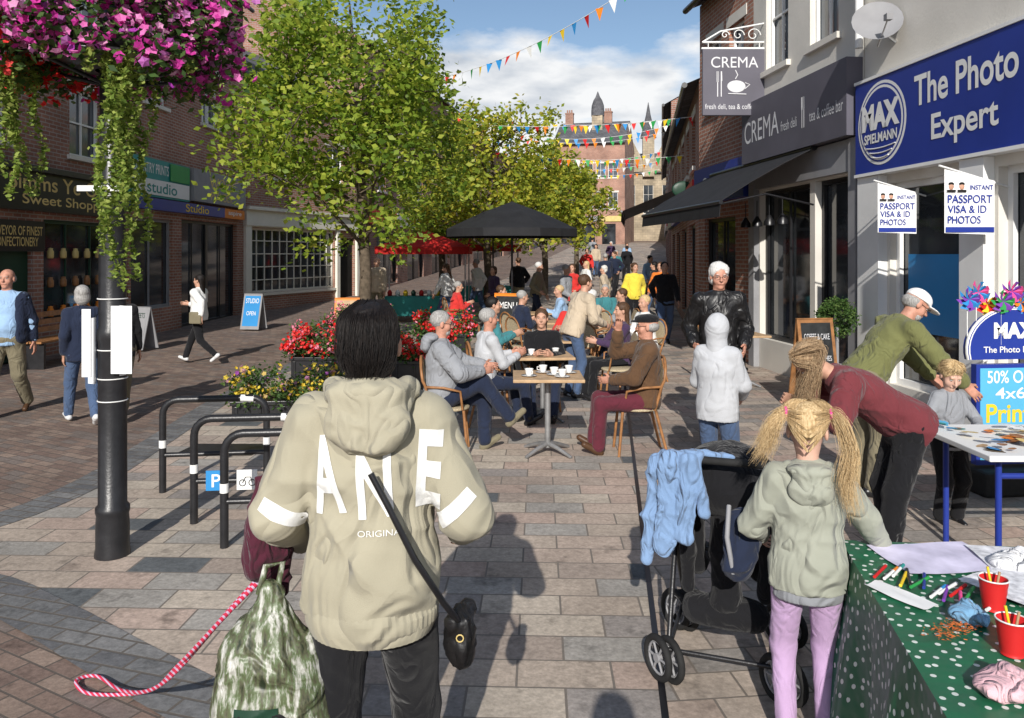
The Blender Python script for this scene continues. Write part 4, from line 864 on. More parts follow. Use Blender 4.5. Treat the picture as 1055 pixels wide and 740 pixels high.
def aboard(label,x,y,w,h,rz,fm,pm,txt=None,tm='white'):
    r=thing('pavement_sign',label,'sign board',(x,y,0),rz)
    for sg,nm in ((-1,'front_panel'),(1,'back_panel')):
        b=MB(); y0=sg*.22
        P=lambda xx,z,o=0:(xx,y0*(1-z/h)+sg*(.012+o),z)
        b.add([P(-w/2,0.04),P(w/2,0.04),P(w/2,h),P(-w/2,h),P(-w/2,.04,-.02),P(w/2,.04,-.02),P(w/2,h,-.02),P(-w/2,h,-.02)],[(0,1,2,3),(7,6,5,4),(0,4,5,1),(1,5,6,2),(2,6,7,3),(3,7,4,0)],0)
        q=.04; b.add([P(-w/2+q,.04+q*2,.003),P(w/2-q,.04+q*2,.003),P(w/2-q,h-q,.003),P(-w/2+q,h-q,.003)],[(0,1,2,3) if sg<0 else (3,2,1,0)],1); b.obj(nm,[fm,pm],r)
    b=MB(); b.box(-w/2,w/2,-.02,.02,h+.001,h+.015); b.obj('hinge',fm,r)
    if txt:
        k=len(txt)
        for i,(t,ww,hh) in enumerate(txt):
            z=h*(.82-.68*i/max(1,k)); text(t,ww*w,hh,tm,r,(0,-.22*(1-z/h)-.02,z),(math.pi/2-math.atan(.22/h)*1,0,0),bold=0)
    return r
aboard('wooden framed chalkboard sign standing by cafe',3.62,9.3,.46,1.12,.15,'wood','board',[('COFFEE & CAKE',.7,.07),('SANDWICHES',.7,.06),('LUNCH',.5,.06)],'lgrey')
aboard('white pavement sign with blue panel outside shops',-6.45,19.4,.5,.9,-.2,'grey','blue2',[('STUDIO',.7,.12),('OPEN',.5,.1)])
aboard('chalkboard with orange frame among cafe tables',-.05,14.6,.6,1.15,-.4,'orange','board',[('MENU',.6,.12),('TODAY',.5,.08)])
aboard('small orange topped sign by planters',-3.35,15.8,.5,1.0,.1,'orange','woodp')
aboard('pale pavement sign outside sweet shop',-7.3,15.3,.45,.85,-.3,'grey','grey',[('SWEETS',.6,.1)],'greend')
cr=thing('bench','wooden slatted bench outside sweet shop','bench',(-7.9,13.6,0),math.pi/2); b=MB()
for i in range(4): b.box(-.9,.9,-.2+i*.11,-.11+i*.11,.43,.46)
b.obj('seat','wood',cr); b=MB()
for i in range(3): b.box(-.9,.9,.24,.27,.55+i*.13,.64+i*.13)
b.obj('backrest','wood',cr)
for x in (-.8,.8): b=MB(); b.box(x-.03,x+.03,-.2,.26,0,.43); b.box(x-.03,x+.03,.22,.26,.43,.9); b.obj('leg','iron',cr)
tp=thing('potted_shrub','round green shrub in a pot by cafe','plant',(4.0,9.55,0)); b=MB(); b.lathe([(.12,0),(.17,.05),(.2,.5),(.22,.55),(.18,.55)],18); b.cyl((0,0,.5),(0,0,1.0),.02); b.obj('pot','grey',tp)
rg=np.random.default_rng(9); u=rg.normal(size=(80,3)); u/=np.linalg.norm(u,axis=1)[:,None]; V,F=leaves(2500,u*.2+A(0,0,1.12),.035,.03,rg); npmesh('foliage',V,F,'leafd',tp,False)
print('setting',time.time()-T0)
# ---------------------------------------------------------------- craft tables
gt=thing('craft_table','trestle table under green cloth with white dots','table',(0,0,0))
pm,nt,pb=newmat('green dotted cloth'); L_=nt.links.new
tc=N(nt,'ShaderNodeTexCoord'); sx=N(nt,'ShaderNodeSeparateXYZ'); L_(tc.outputs['Object'],sx.inputs[0])
ad=N(nt,'ShaderNodeMath',operation='SUBTRACT'); L_(sx.outputs[0],ad.inputs[0]); L_(sx.outputs[2],ad.inputs[1]); cb=N(nt,'ShaderNodeCombineXYZ'); L_(ad.outputs[0],cb.inputs[0]); L_(sx.outputs[1],cb.inputs[1])
vo=N(nt,'ShaderNodeTexVoronoi'); vo.voronoi_dimensions='2D'; vo.inputs['Scale'].default_value=21; vo.inputs['Randomness'].default_value=.6; L_(cb.outputs[0],vo.inputs['Vector'])
mr=N(nt,'ShaderNodeMath',operation='LESS_THAN'); L_(vo.outputs['Distance'],mr.inputs[0]); mr.inputs[1].default_value=.17
mx=N(nt,'ShaderNodeMix',data_type='RGBA'); L_(mr.outputs[0],mx.inputs[0]); mx.inputs[6].default_value=(.014,.13,.06,1); mx.inputs[7].default_value=(.7,.75,.7,1); L_(mx.outputs[2],pb.inputs['Base Color']); pb.inputs['Roughness'].default_value=.4
n2=N(nt,'ShaderNodeTexNoise'); n2.inputs['Scale'].default_value=7; L_(tc.outputs['Object'],n2.inputs['Vector']); bp=N(nt,'ShaderNodeBump'); bp.inputs['Distance'].default_value=.02; L_(n2.outputs['Fac'],bp.inputs['Height']); L_(bp.outputs[0],pb.inputs['Normal'])
tcn=[(1.32,3.12),(3.3,2.9),(3.1,1.2),(.93,1.2)]
V=[];F=[];n=22;m=22
P00,P10,P11,P01=[A(*p,.752) for p in tcn]
for i in range(n+1):
    for j in range(m+1):
        a=i/n;b_=j/m; p=P00*(1-a)*(1-b_)+P10*a*(1-b_)+P11*a*b_+P01*(1-a)*b_; p[2]+=.002*math.sin(i*1.3)*math.sin(j*1.7); V.append(p)
for i in range(n):
    for j in range(m): q=i*(m+1)+j; F.append((q,q+m+1,q+m+2,q+1))
b=MB(); b.add(V,F,0,True)
def skirt(pa,pb_,nn,out):
    V=[];F=[]
    for i in range(nn+1):
        t=i/nn
        for j in range(9):
            f=j/8; p=pa+(pb_-pa)*t; w_=out*(.10*f*(.6+.5*math.sin(t*nn*.55)+.3*math.sin(t*nn*1.3+1))); q=p+w_; V.append(A(q[0],q[1],.752-.70*f))
    for i in range(nn):
        for j in range(8): a=i*9+j; F.append((a,a+1,a+10,a+9))
    b.add(V,F,0,True)
skirt(P00,P01,34,A(-1,.15,0)); skirt(P10,P00,30,A(.1,1,0))
b.obj('tablecloth',pm,gt)
b=MB(); b.box(1.42,3.05,1.3,2.85,.70,.735); b.obj('table_top','woodp',gt)
for x,y in ((1.5,2.7),(1.45,1.4),(2.95,2.6),(2.9,1.4)): q=MB(); q.cyl((x,y,0),(x,y,.7),.02); q.obj('leg','steel',gt)
TZ=.757
def sheet(name,x,y,w,d,a,m,z,label,cat='paper'):
    b=MB(); V=[];F=[]
    for i in range(5):
        for j in range(5): V.append((w*(i/4-.5),d*(j/4-.5),.004*math.sin(i*1.9+x*9)*math.sin(j*1.3+y*7)+.004))
    for i in range(4):
        for j in range(4): q=i*5+j; F.append((q,q+5,q+6,q+1))
    b.add(V,F,0,True); o=b.obj(name,m); o.location=(x,y,z); o.rotation_euler=(0,0,a); return tag(o,label,cat)
M['lilacp']=mat('lilac drawing paper',(.66,.62,.80),.7,.3,7); M['printp']=mat('printed sheet',(.72,.72,.76),.7,.35,30)
sheet('paper_sheet',1.60,2.92,.40,.28,.1,'lilacp',TZ,'pale lilac colouring sheet on green cloth'); sheet('paper_sheet',1.95,2.85,.42,.3,-.15,'printp',TZ+.006,'printed white colouring sheet on green cloth')
sheet('paper_sheet',1.80,2.66,.42,.3,.5,'printp',TZ+.012,'printed white colouring sheet on green cloth'); sheet('paper_sheet',2.2,2.6,.42,.3,-.3,'paper',TZ+.018,'white sheet of paper on green cloth')
sheet('paper_sheet',1.30,2.60,.08,.22,.5,'paper',TZ,'narrow white pen packet card on green cloth')
pc=['red','orange','yellow','green','blue2','violet','pink','teal','black','blue','white','red','green','orange']
for i,c in enumerate(pc):
    r=thing('felt_pen','brightly coloured felt tip pen on green cloth','pen',(1.27+(i%7)*.028+(i//7)*.07,2.74-(i%7)*.04-(i//7)*.02+random.uniform(-.02,.02),TZ+.012),random.uniform(.2,.9)+.3,'felt tip pens scattered on table')
    b=MB(); b.cyl((0,0,0),(.09,0,0),.0055,n=8); b.obj('barrel','white' if i%3==1 else c,r); b=MB(); b.cyl((.09,0,0),(.13,0,0),.006,n=8); b.obj('cap',c,r)
def pcup(x,y,lab):
    r=thing('paper_cup',lab,'cup',(x,y,TZ),0,'red paper cups on craft table'); b=MB()
    pr=[(0,0),(.03,0)]+[(.03+.012*t/8+(.0012 if t%2 else 0),.012*t) for t in range(9)]+[(.044,.1),(.041,.1),(.03,.01)]; b.lathe(pr,22); b.obj('body','red',r); b=MB(); b.tube([(.043*math.cos(a),.043*math.sin(a),.1) for a in np.linspace(0,6.283,20,endpoint=False)],.0025,6,closed=True); b.obj('rim','white',r)
    for i in range(2): b=MB(); b.tube([(0.004*i,0,.02),(.02*math.cos(i*2),.02*math.sin(i*2),.12+.01*i)],.004,6); b.obj('brush',['woodp','yellow'][i],r)
pcup(1.55,2.50,'ribbed red paper cup holding pens on green cloth'); pcup(1.43,2.22,'ribbed red paper cup on green cloth')
def cl(n,c): M[n]=cloth(n,c,.02,20); return M[n]
cl('blue tissue',(.18,.36,.55)); cl('white tissue',(.78,.78,.79)); cl('pink checked cloth',(.75,.46,.5))
for nm,x,y,rr,m,lb in (('tissue',1.42,2.42,.06,'blue tissue','crumpled blue tissue on green cloth'),('tissue',1.83,2.83,.09,'white tissue','crumpled white tissue on papers'),('napkin',1.28,2.02,.08,'pink checked cloth','crumpled pink checked napkin on green cloth')):
    B=Blob(.02); B.ell((0,0,.02),(rr,rr*.8,.03)); B.ell((rr*.3,.01,.03),(rr*.5,rr*.5,.04)); V,F=B.build(.006,.012,40,int(x*10)); o=npmesh(nm,V,F,m); o.location=(x,y,TZ); tag(o,lb,nm)
M['spill']=mat('orange wood shavings',(.6,.16,.04),.9,.5,60)
rg=np.random.default_rng(3); V,F=leaves(260,A([[1.34,2.36,TZ+.01],[1.29,2.33,TZ+.01],[1.38,2.38,TZ+.01]]),.012,.022,rg); V[:,2]=TZ+.004+np.abs(V[:,2]-TZ)*.2; o=npmesh('orange_confetti',V,F,'spill',None,False); tag(o,'scattered orange shavings on green cloth','confetti',kind='stuff')
wt=thing('craft_table','white folding table covered in craft pieces','table',(0,0,0)); b=MB(); b.box(2.72,4.4,4.42,5.25,.715,.75); b.obj('table_top','white',wt,.006)
for x in (2.85,4.2):
    for y in (4.55,5.1): b=MB(); b.cyl((x,y,0),(x,y,.715),.018); b.obj('leg','blue',wt)
b=MB(); b.tube([(2.85,4.55,.6),(4.2,4.55,.6)],.018,8); b.obj('crossbar','blue',wt)
for i in range(70):
    x=random.uniform(2.8,3.55);y=random.uniform(4.5,5.15); b=MB(); ss=random.uniform(.02,.065)
    k=random.choice((3,5,6,4)); b.add([(ss*math.cos(a)*random.uniform(.5,1.4),ss*.7*math.sin(a),0) for a in np.linspace(0,6.283,k*2,endpoint=False)],[tuple(range(k*2))]); o=b.obj('craft_piece',random.choice(['orange','teal','wood','blue2','woodp','wood','gold','skyb','grey','bark','paper'])); o.location=(x,y,.752+i*.0006); o.rotation_euler=(random.uniform(-.12,.12),random.uniform(-.12,.12),random.uniform(0,6)); tag(o,'small cut paper craft piece on white table','craft piece','craft pieces on white table')
ps=thing('pavement_sign','round topped blue photo shop pavement sign','sign board',(4.02,6.25,0),.12)
b=MB(); hw=.40
out=[(hw*math.cos(a),1.14+.33*math.sin(a)) for a in np.linspace(-.25,math.pi+.25,24)]
b.add([(x,-.03,z) for x,z in out]+[(x,.03,z) for x,z in out],[tuple(range(24)),tuple(range(24,48))[::-1]]+[(i,24+i,24+(i+1)%24,(i+1)%24) for i in range(24)],0); b.obj('header','blue',ps)
b=MB(); b.tube([(x*.97,-.01,1.14+(z-1.14)*.97) for x,z in out],.022,8); b.obj('header_rim','white',ps)
b=MB(); b.box(-.33,.33,-.03,.03,.22,1.02,0); b.box(-.30,.30,-.036,-.031,.26,.99,1); b.obj('poster',['blue','skyb'],ps); b=MB(); b.box(-.38,.38,-.2,.2,0,.2); b.obj('base','rubber',ps,.03)
text('MAX',.36,.13,'white',ps,(0,-.034,1.29),bold=.05); text('The Photo Expert',.54,.065,'white',ps,(0,-.034,1.13)); text('50% OFF',.42,.10,'white',ps,(-.03,-.038,.92)); text('4x6',.26,.09,'white',ps,(-.04,-.038,.79)); text('Prints',.46,.15,'yellow',ps,(-.02,-.038,.63),bold=.02)
pwc=[('violet','blue2'),('blue2','pink'),('red','yellow'),('green','violet'),('violet','pink'),('orange','blue2'),('teal','red'),('pink','blue2'),('yellow','green'),('violet','teal')]
for i,(c1,c2) in enumerate(pwc):
    r=thing('pinwheel','shiny multicoloured foil pinwheel above photo sign','pinwheel',(3.64+i*.09,6.2+.03*(i%3),1.54+.06*math.sin(i*2)),0,'foil pinwheels on pavement sign'); b=MB()
    for q in range(2):
        for j in range(8):
            a=j*math.pi/4+q*.4+i; k=1-.25*q; o_=-.02*q; b.add([(0,o_,0),(.1*k*math.cos(a),-.01+o_,.1*k*math.sin(a)),(.085*k*math.cos(a+.5),-.04+o_,.085*k*math.sin(a+.5)),(.04*math.cos(a+.8),-.02+o_,.04*math.sin(a+.8))],[(0,1,2,3)],(j+q)%2)
    b.obj('vanes',[c1,c2],r); b=MB(); b.cyl((0,.01,0),(0,.01,-.35),.004,n=6); b.obj('stick','white',r)
# ---------------------------------------------------------------- people
C_sage=cloth('sage hoodie fleece',(.38,.35,.26),.020,6,.08,420,3); C_sage2=cloth('grey green hoodie fleece',(.33,.34,.28),.016,8,.07,420,3)
C_blk=cloth('black leggings',(.012,.012,.014),.012,12); C_mar=cloth('maroon jersey',(.16,.035,.042),.016,10); C_gry=cloth('grey marl sweatshirt',(.27,.28,.30),.016,9); C_lgry=cloth('pale grey hoodie',(.47,.48,.50),.010,7)
C_nav=cloth('navy cloth',(.018,.025,.05),.015,9); C_brn=cloth('brown jacket',(.11,.06,.032),.015,9); C_bur=cloth('burgundy trousers',(.11,.022,.035),.012,9); C_olv=cloth('olive shirt',(.16,.165,.065),.016,10)
C_den=cloth('denim',(.07,.11,.2),.012,12); C_ltden=cloth('light denim',(.20,.31,.50),.02,12); C_lil=cloth('lilac leggings',(.50,.34,.54),.008,12); C_wht=cloth('white cloth',(.76,.76,.74),.008,9); C_bei=cloth('beige cloth',(.5,.41,.3),.015,9)
C_yel=cloth('yellow coat',(.75,.6,.07),.015,9); C_red=cloth('red cloth',(.6,.04,.035),.015,9); C_teal=cloth('teal cloth',(.05,.2,.22),.015,9); C_kha=cloth('khaki cloth',(.2,.175,.115),.015,9); C_pur=cloth('dark purple cloth',(.06,.035,.08),.015,9); C_lb=cloth('light blue cloth',(.3,.45,.65),.015,9); C_org=cloth('orange cloth',(.75,.2,.03),.015,9)
C_lea=mat('black leather',(.010,.0095,.010),.42,.1,9,.1,60,spec=.45,fold=.014,fscale=9,crease=3)
C_shw=mat('white trainers',(.65,.65,.65),.6,.1,9); C_shb=mat('brown shoes',(.08,.04,.02),.45,.1,9)
J=person('woman seen from behind in sage hoodie and black leggings holding bags',(-.41,2.28,0),0,1.75,hr=(.25,.17,1.02),hl=(-.245,.17,.99),er=(.4,-1,-.2),el=(-.4,-1,-.2),fr=(.11,.12,.075),fl=(-.12,-.1,.075),
  top=C_sage,tt=.028,hem=.055,bot=C_blk,bt=.010,hair='tied',hm=HB,res=.008,face=False,w=.16,topname='hoodie',botname='leggings',coll=False,look=(.0,1,0.02),armr=.97,wamp=.008)
s=J['s']; root=J['root']
B=Blob(.035); B.ell((.01,-.130,1.405),(.122,.050,.09)).ell((.0,-.10,1.49),(.115,.075,.045)).cap((-.10,-.02,1.49),(-.075,.09,1.45),.028).cap((.10,-.02,1.49),(.075,.09,1.45),.028).cap((-.105,-.04,1.49),(-.02,-.172,1.36),.028,.014).cap((.115,-.04,1.49),(.04,-.172,1.35),.028,.014)
B.sub((0,-.01,1.55),(.08,.07,.085)); V,F=B.build(.007,.007,30,8); npmesh('hood',V*s,F,C_sage,root)
b=MB(); hb_=[]
for z,rx,ry in ((.795,.172,.142),(.83,.188,.156),(.862,.190,.156),(.885,.180,.148)): hb_.append([(rx*math.cos(a),ry*math.sin(a),z) for a in np.linspace(0,6.283,110,endpoint=False)])
V=[];F=[]
for k_,ring in enumerate(hb_):
    for i_,p in enumerate(ring): q=1+(.012 if i_%2 else 0); V.append((p[0]*q*s,p[1]*q*s,p[2]*s))
for k_ in range(3):
    for i_ in range(110): F.append((k_*110+i_,k_*110+(i_+1)%110,(k_+1)*110+(i_+1)%110,(k_+1)*110+i_))
b.add(V,F,0,True); b.obj('hem_band',C_sage,root)
hp=J['hp']; pts=[]
for x in np.linspace(-.076,.076,31):
    sg=1 if x>0 else -1; c_=math.sqrt(max(0,1-(x/.09)**2))
    pts.append([hp(x*.5,.0,.124)*s,hp(x,-.03-.07*c_,.085)*s,hp(x*1.08,-.04-.085*c_,.03)*s,hp(x*1.0,-.05-.085*c_,-.03)*s,hp(x*.55,-.125,-.085)*s])
locks(J,'hair_strands',pts,800,.0013,.003,HB,1,.005)
def project(mesh_o,me,M4,dirv,off,m,name,root,maxl=.012):
    import bmesh
    src=mesh_o.data; vs=[v.co.copy() for v in src.vertices]; fs=[tuple(p.vertices) for p in src.polygons]; bv=BVHTree.FromPolygons(vs,fs)
    bm=bmesh.new(); bm.from_mesh(me); bm.transform(M4); bmesh.ops.triangulate(bm,faces=bm.faces)
    for _ in range(5):
        ed=[e for e in bm.edges if e.calc_length()>maxl]
        if not ed: break
        bmesh.ops.subdivide_edges(bm,edges=ed,cuts=1); bmesh.ops.triangulate(bm,faces=[f for f in bm.faces if len(f.verts)>3])
    d=Vector(dirv).normalized(); bad=[]
    for v in bm.verts:
        h=bv.ray_cast(v.co-d*.6,d)
        if h[0] is None: bad.append(v)
        else: v.co=h[0]-d*off
    bmesh.ops.delete(bm,geom=bad,context='VERTS')
    lf=[f for f in bm.faces if max(e.calc_length() for e in f.edges)>maxl*3.2]
    bmesh.ops.delete(bm,geom=lf,context='FACES')
    o=bpy.data.meshes.new(name); bm.to_mesh(o); o.materials.append(m); ob=bpy.data.objects.new(name,o); COL.objects.link(ob); ob.parent=root
    for p in o.polygons: p.use_smooth=True
    return ob
def fit(me,w,h):
    co=np.empty(len(me.vertices)*3); me.vertices.foreach_get('co',co); co=co.reshape(-1,3); lo=co.min(0);hi=co.max(0); co=(co-(lo+hi)/2)*[w/(hi[0]-lo[0]),h/(hi[1]-lo[1]),0]; me.vertices.foreach_set('co',co.ravel()); return me
RX=Matrix.Rotation(math.pi/2,4,'X')
for ch_,x,z,w_,h_,ro in (('A',-.108,1.285,.095,.215,-.14),('N',.03,1.265,.095,.19,-.05),('E',.178,1.295,.07,.22,.05)):
    project(J['top'],fit(textmesh(ch_,.035,0),w_,h_),Matrix.Translation((x,0,z))@Matrix.Rotation(ro,4,'Y')@RX,(0,1,0),.004,C_wht,'printed_letter',root)
project(J['top'],fit(textmesh('ORIGINAL',0,0),.13,.018),Matrix.Translation((.05,0,1.13))@RX,(0,1,0),.004,C_wht,'printed_letter',root,.01)
bar=bpy.data.meshes.new('bar'); bar.from_pydata([(-.065,-.02,0),(.065,-.02,0),(.065,.02,0),(-.065,.02,0)],[],[(0,1,2,3)])
project(J['top'],bar,Matrix.Translation((-.238,0,1.17))@Matrix.Rotation(.5,4,'Y')@RX,(0,1,0),.004,C_wht,'printed_stripe',root)
project(J['top'],bar,Matrix.Translation((.250,0,1.19))@Matrix.Rotation(-.75,4,'Y')@RX,(0,1,0),.004,C_wht,'printed_stripe',root)
cbag=thing('shoulder_bag','small black quilted shoulder bag on long strap','bag',(-.41,2.28,0))
B=Blob(.02); B.ell((.265,-.06,.80),(.048,.055,.085)); B.cap((.25,-.09,.86),(.28,.0,.86),.03); V,F=B.build(.007,.006,50,2); npmesh('pouch',V,F,C_lea,cbag)
b=MB(); b.tube([(.03,-.192,1.31),(.08,-.198,1.22),(.15,-.198,1.08),(.225,-.168,.95),(.26,-.1,.87)],.009,6); b.obj('strap','black',cbag)
b=MB(); b.tube([(.265+.010*math.cos(a),-.118,.83+.010*math.sin(a)) for a in np.linspace(0,6.283,10,endpoint=False)],.002,5,closed=True); b.obj('buckle','gold',cbag)
bagm,nt,pb=newmat('printed carrier bag'); L_=nt.links.new; tc=N(nt,'ShaderNodeTexCoord')
no=N(nt,'ShaderNodeTexNoise'); no.inputs['Scale'].default_value=15; no.inputs['Detail'].default_value=9; no.inputs['Roughness'].default_value=.65; mp=N(nt,'ShaderNodeMapping'); mp.inputs['Scale'].default_value=(2.4,2.4,.5); L_(tc.outputs['Object'],mp.inputs[0]); L_(mp.outputs[0],no.inputs['Vector'])
r_=N(nt,'ShaderNodeValToRGB'); el=r_.color_ramp.elements
for i_ in range(3): el.new(.5)
for i_,(p_,c_) in enumerate(((.36,(.02,.03,.015)),(.46,(.10,.10,.06)),(.52,(.10,.14,.06)),(.58,(.36,.36,.31)),(.68,(.66,.66,.62)))): el[i_].position=p_; el[i_].color=(*c_,1)
L_(no.outputs['Fac'],r_.inputs[0]); L_(r_.outputs[0],pb.inputs['Base Color']); pb.inputs['Roughness'].default_value=.42
n2=N(nt,'ShaderNodeTexNoise'); n2.inputs['Scale'].default_value=8; n2.inputs['Distortion'].default_value=1.5; L_(tc.outputs['Object'],n2.inputs['Vector']); bp=N(nt,'ShaderNodeBump'); bp.inputs['Distance'].default_value=.03; L_(n2.outputs['Fac'],bp.inputs['Height']); L_(bp.outputs[0],pb.inputs['Normal'])
cg=thing('carrier_bag','full glossy carrier bag printed with woodland and tractor','bag',(-.70,2.24,0))
B=Blob(.04); B.cap((0,0,.92),(0,0,.74),.045,.11,A(0,1,0),.7).cap((-.03,0,.72),(-.05,0,.40),.12,.14,A(0,1,0),.75).cap((.06,0,.72),(.08,0,.40),.10,.12,A(0,1,0),.75); V,F=B.build(.009,.012,26,5); bo=npmesh('sack',V,F,bagm,cg)
b=MB(); b.tube([(-.03,0,.92),(-.01,.0,1.0),(.03,.03,1.0),(.02,.0,.92)],.010,6); b.obj('handles',bagm,cg)
def disc(r0,n=20,r1=0):
    me=bpy.data.meshes.new('d'); V=[];F=[]
    for i_ in range(n): a=i_/n*6.283; V+=[(r0*math.cos(a),r0*math.sin(a),0),(r1*math.cos(a),r1*math.sin(a),0)]
    for i_ in range(n): j_=(i_+1)%n; F.append((2*i_,2*j_,2*j_+1,2*i_+1))
    me.from_pydata(V,[],F); return me
def rect(a,c): me=bpy.data.meshes.new('r'); me.from_pydata([(-a,-c,0),(a,-c,0),(a,c,0),(-a,c,0)],[],[(0,1,2,3)]); return me
for me_,x,z,m_ in ((rect(.06,.025),-.01,.615,M['greend']),(disc(.034,20,.02),-.055,.59,M['black']),(disc(.02,16,.002),-.055,.59,M['gold']),(disc(.034,20,.02),.045,.59,M['black']),(disc(.02,16,.002),.045,.59,M['gold'])):
    project(bo,me_,Matrix.Translation((x,0,z))@RX,(0,1,0),.004+.002*(m_ is M['gold']),m_,'printed_picture',cg)
mc=thing('folded_coat','maroon padded coat draped over a forearm','coat',(-.41,2.28,0)); B=Blob(.04); B.cap((-.31,.02,1.22),(-.335,.04,1.02),.045,.05).cap((-.29,.06,1.15),(-.31,.08,.90),.04,.045).cap((-.34,.0,1.1),(-.35,.03,.96),.03,.035); V,F=B.build(.008,.012,34,6); npmesh('coat_fabric',V,F,cloth('maroon padded nylon',(.075,.016,.03),.02,14),mc)
rm,nt,pb=newmat('red and white rope'); tc=N(nt,'ShaderNodeTexCoord'); wv=N(nt,'ShaderNodeTexWave'); wv.inputs['Scale'].default_value=26; wv.bands_direction='DIAGONAL'; nt.links.new(tc.outputs['Object'],wv.inputs['Vector']); r_=N(nt,'ShaderNodeValToRGB'); r_.color_ramp.interpolation='CONSTANT'; r_.color_ramp.elements[0].color=(.62,.03,.08,1); r_.color_ramp.elements[1].color=(.6,.45,.6,1); r_.color_ramp.elements[1].position=.66; nt.links.new(wv.outputs['Fac'],r_.inputs[0]); nt.links.new(r_.outputs[0],pb.inputs['Base Color'])
rp=thing('rope_lead','red and white rope dog lead trailing to ground','dog lead'); b=MB()
b.tube(cr3([(-.70,2.38,.99),(-.92,2.55,.74),(-1.30,2.9,.30),(-1.62,3.25,.07),(-1.85,3.46,.02),(-1.92,3.42,.02),(-1.80,3.32,.02),(-1.5,3.2,.1),(-1.2,2.8,.42),(-.9,2.5,.76),(-.69,2.38,.98)]),.008,8); b.obj('rope',rm,rp)
print('fw',time.time()-T0)
J=person('girl with blond pigtails in grey green hoodie and lilac leggings',(1.13,2.97,0),-12,1.29,hr=(.42,.24,.98),hl=(-.2,.24,1.0),er=(1,-.6,-.3),el=(-.6,-.9,0),top=C_sage2,tt=.024,hem=.07,bot=C_lil,bt=.004,shoe=C_shw,skin=SKC,hair='short',hm=HBL,res=.009,face=True,w=.145,hs=1.2,look=(.12,1,-.15),topname='hoodie',botname='leggings',coll=False,armr=1.0,fr=(.1,.06,.075),wamp=.007)
s=J['s'];hp=J['hp']
B=Blob(.03); B.ell((.0,-.115,1.36),(.115,.05,.085)).ell((.0,-.09,1.455),(.115,.075,.04)).cap((-.10,-.01,1.455),(-.06,.10,1.42),.028).cap((.10,-.01,1.455),(.06,.10,1.42),.028); B.sub((0,0,1.52),(.07,.065,.09)); V,F=B.build(.008,.006,30,8); npmesh('hood',V*s,F,C_sage2,J['root'])
for sg in (-1,1):
    p=[hp(sg*.06,-.05,.075)*s,hp(sg*.10,-.07,.075)*s,hp(sg*.135,-.09,.02)*s,hp(sg*.16,-.10,-.08)*s,hp(sg*.145,-.11,-.20)*s,hp(sg*.17,-.10,-.32)*s]
    if sg<0: p=[hp(-.06,-.05,.075)*s,hp(-.10,-.07,.07)*s,hp(-.135,-.08,.03)*s,hp(-.165,-.08,-.05)*s,hp(-.20,-.07,-.13)*s]
    locks(J,'pigtail',[p],520,.0009,.0105,HBL,3+sg,.012)
    b=MB(); c=hp(sg*.088,-.065,.072)*s; b.tube([c+A(0,math.cos(a),math.sin(a))*.018 for a in np.linspace(0,6.283,12,endpoint=False)],.006,6,closed=True); b.obj('hair_band','pink',J['root'])
pts=[]
for x in np.linspace(-.08,.08,15): sg=1 if x>0 else -1; pts.append([hp(x*.25,.03,.124)*s,hp(x*.6+sg*.01,-.03,.122)*s,hp(x*.6+sg*.045,-.055,.095)*s,hp(sg*.088,-.065,.075)*s])
for sg in(-1,1):
    for z in (-.07,-.04,-.01,.02,.05,.08): pts.append([hp(sg*.004,-.118+abs(z)*.25,z-.01)*s,hp(sg*.05,-.108,z*.6+.03)*s,hp(sg*.088,-.068,.070)*s])
locks(J,'hair_strands',pts,700,.0011,.003,HBL,9)
B=Blob(.03); B.cap((0,0,.835),(0,0,.80),.175,.17,A(0,1,0),.8); B.cut((0,0,.79),(0,0,-1)); V,F=B.build(.01,.003,40,3); npmesh('shirt_hem',V*s,F,C_gry,J['root'])
bp_=thing('rucksack','small grey child rucksack hanging beside girl','bag',(.93,3.15,0)); B=Blob(.04); B.ell((0,0,.76),(.08,.06,.11)).ell((-.02,-.03,.66),(.065,.055,.08)); V,F=B.build(.009,.012,34,3); npmesh('bag_body',V,F,C_nav,bp_); b=MB(); b.tube([(-.05,0,.88),(-.08,-.08,.78),(-.05,-.06,.63)],.010,6); b.obj('strap','grey',bp_)
# ---- pushchair
PY=math.radians(160)
pc_=thing('pushchair','black pushchair with denim jacket over its handle','pushchair',(1.02,3.66,0),PY)
b=MB(); 
for sx in (-.24,.24):
    b.tube([(sx,.30,.98),(sx,.24,.92),(sx,.02,.52),(sx,-.30,.12)],.013,8); b.tube([(sx,.28,.10),(sx,.1,.45),(sx,-.02,.62)],.012,8); b.tube([(sx,.28,.12),(sx,-.30,.13)],.010,8)
b.tube([(-.24,.28,.13),(.24,.28,.13)],.010,8); b.tube([(-.24,0,.5),(.24,0,.5)],.010,8); b.obj('frame','iron',pc_)
b=MB(); b.tube([(-.24,.28,.97),(-.24,.33,1.0),(-.2,.35,1.01),(.2,.35,1.01),(.24,.33,1.0),(.24,.28,.97)],.017,8); b.obj('handle','rubber',pc_)
def wheel(x,y,r,par,rz):
    w=part('wheel',par,(x,y,r)); w.rotation_euler=(0,0,rz); b=MB(); b.tube([(0,(r-.014)*math.cos(a),(r-.014)*math.sin(a)) for a in np.linspace(0,6.283,24,endpoint=False)],.016,8,closed=True); b.obj('tyre','rubber',w)
    b=MB(); b.cyl((-.012,0,0),(.012,0,0),.02); 
    for k in range(6): a=k*math.pi/3; b.tube([(0,0,0),(0,(r-.02)*math.cos(a),(r-.02)*math.sin(a))],.006,5)
    b.tube([(0,(r-.032)*math.cos(a),(r-.032)*math.sin(a)) for a in np.linspace(0,6.283,20,endpoint=False)],.006,6,closed=True); b.obj('rim','grey',w)
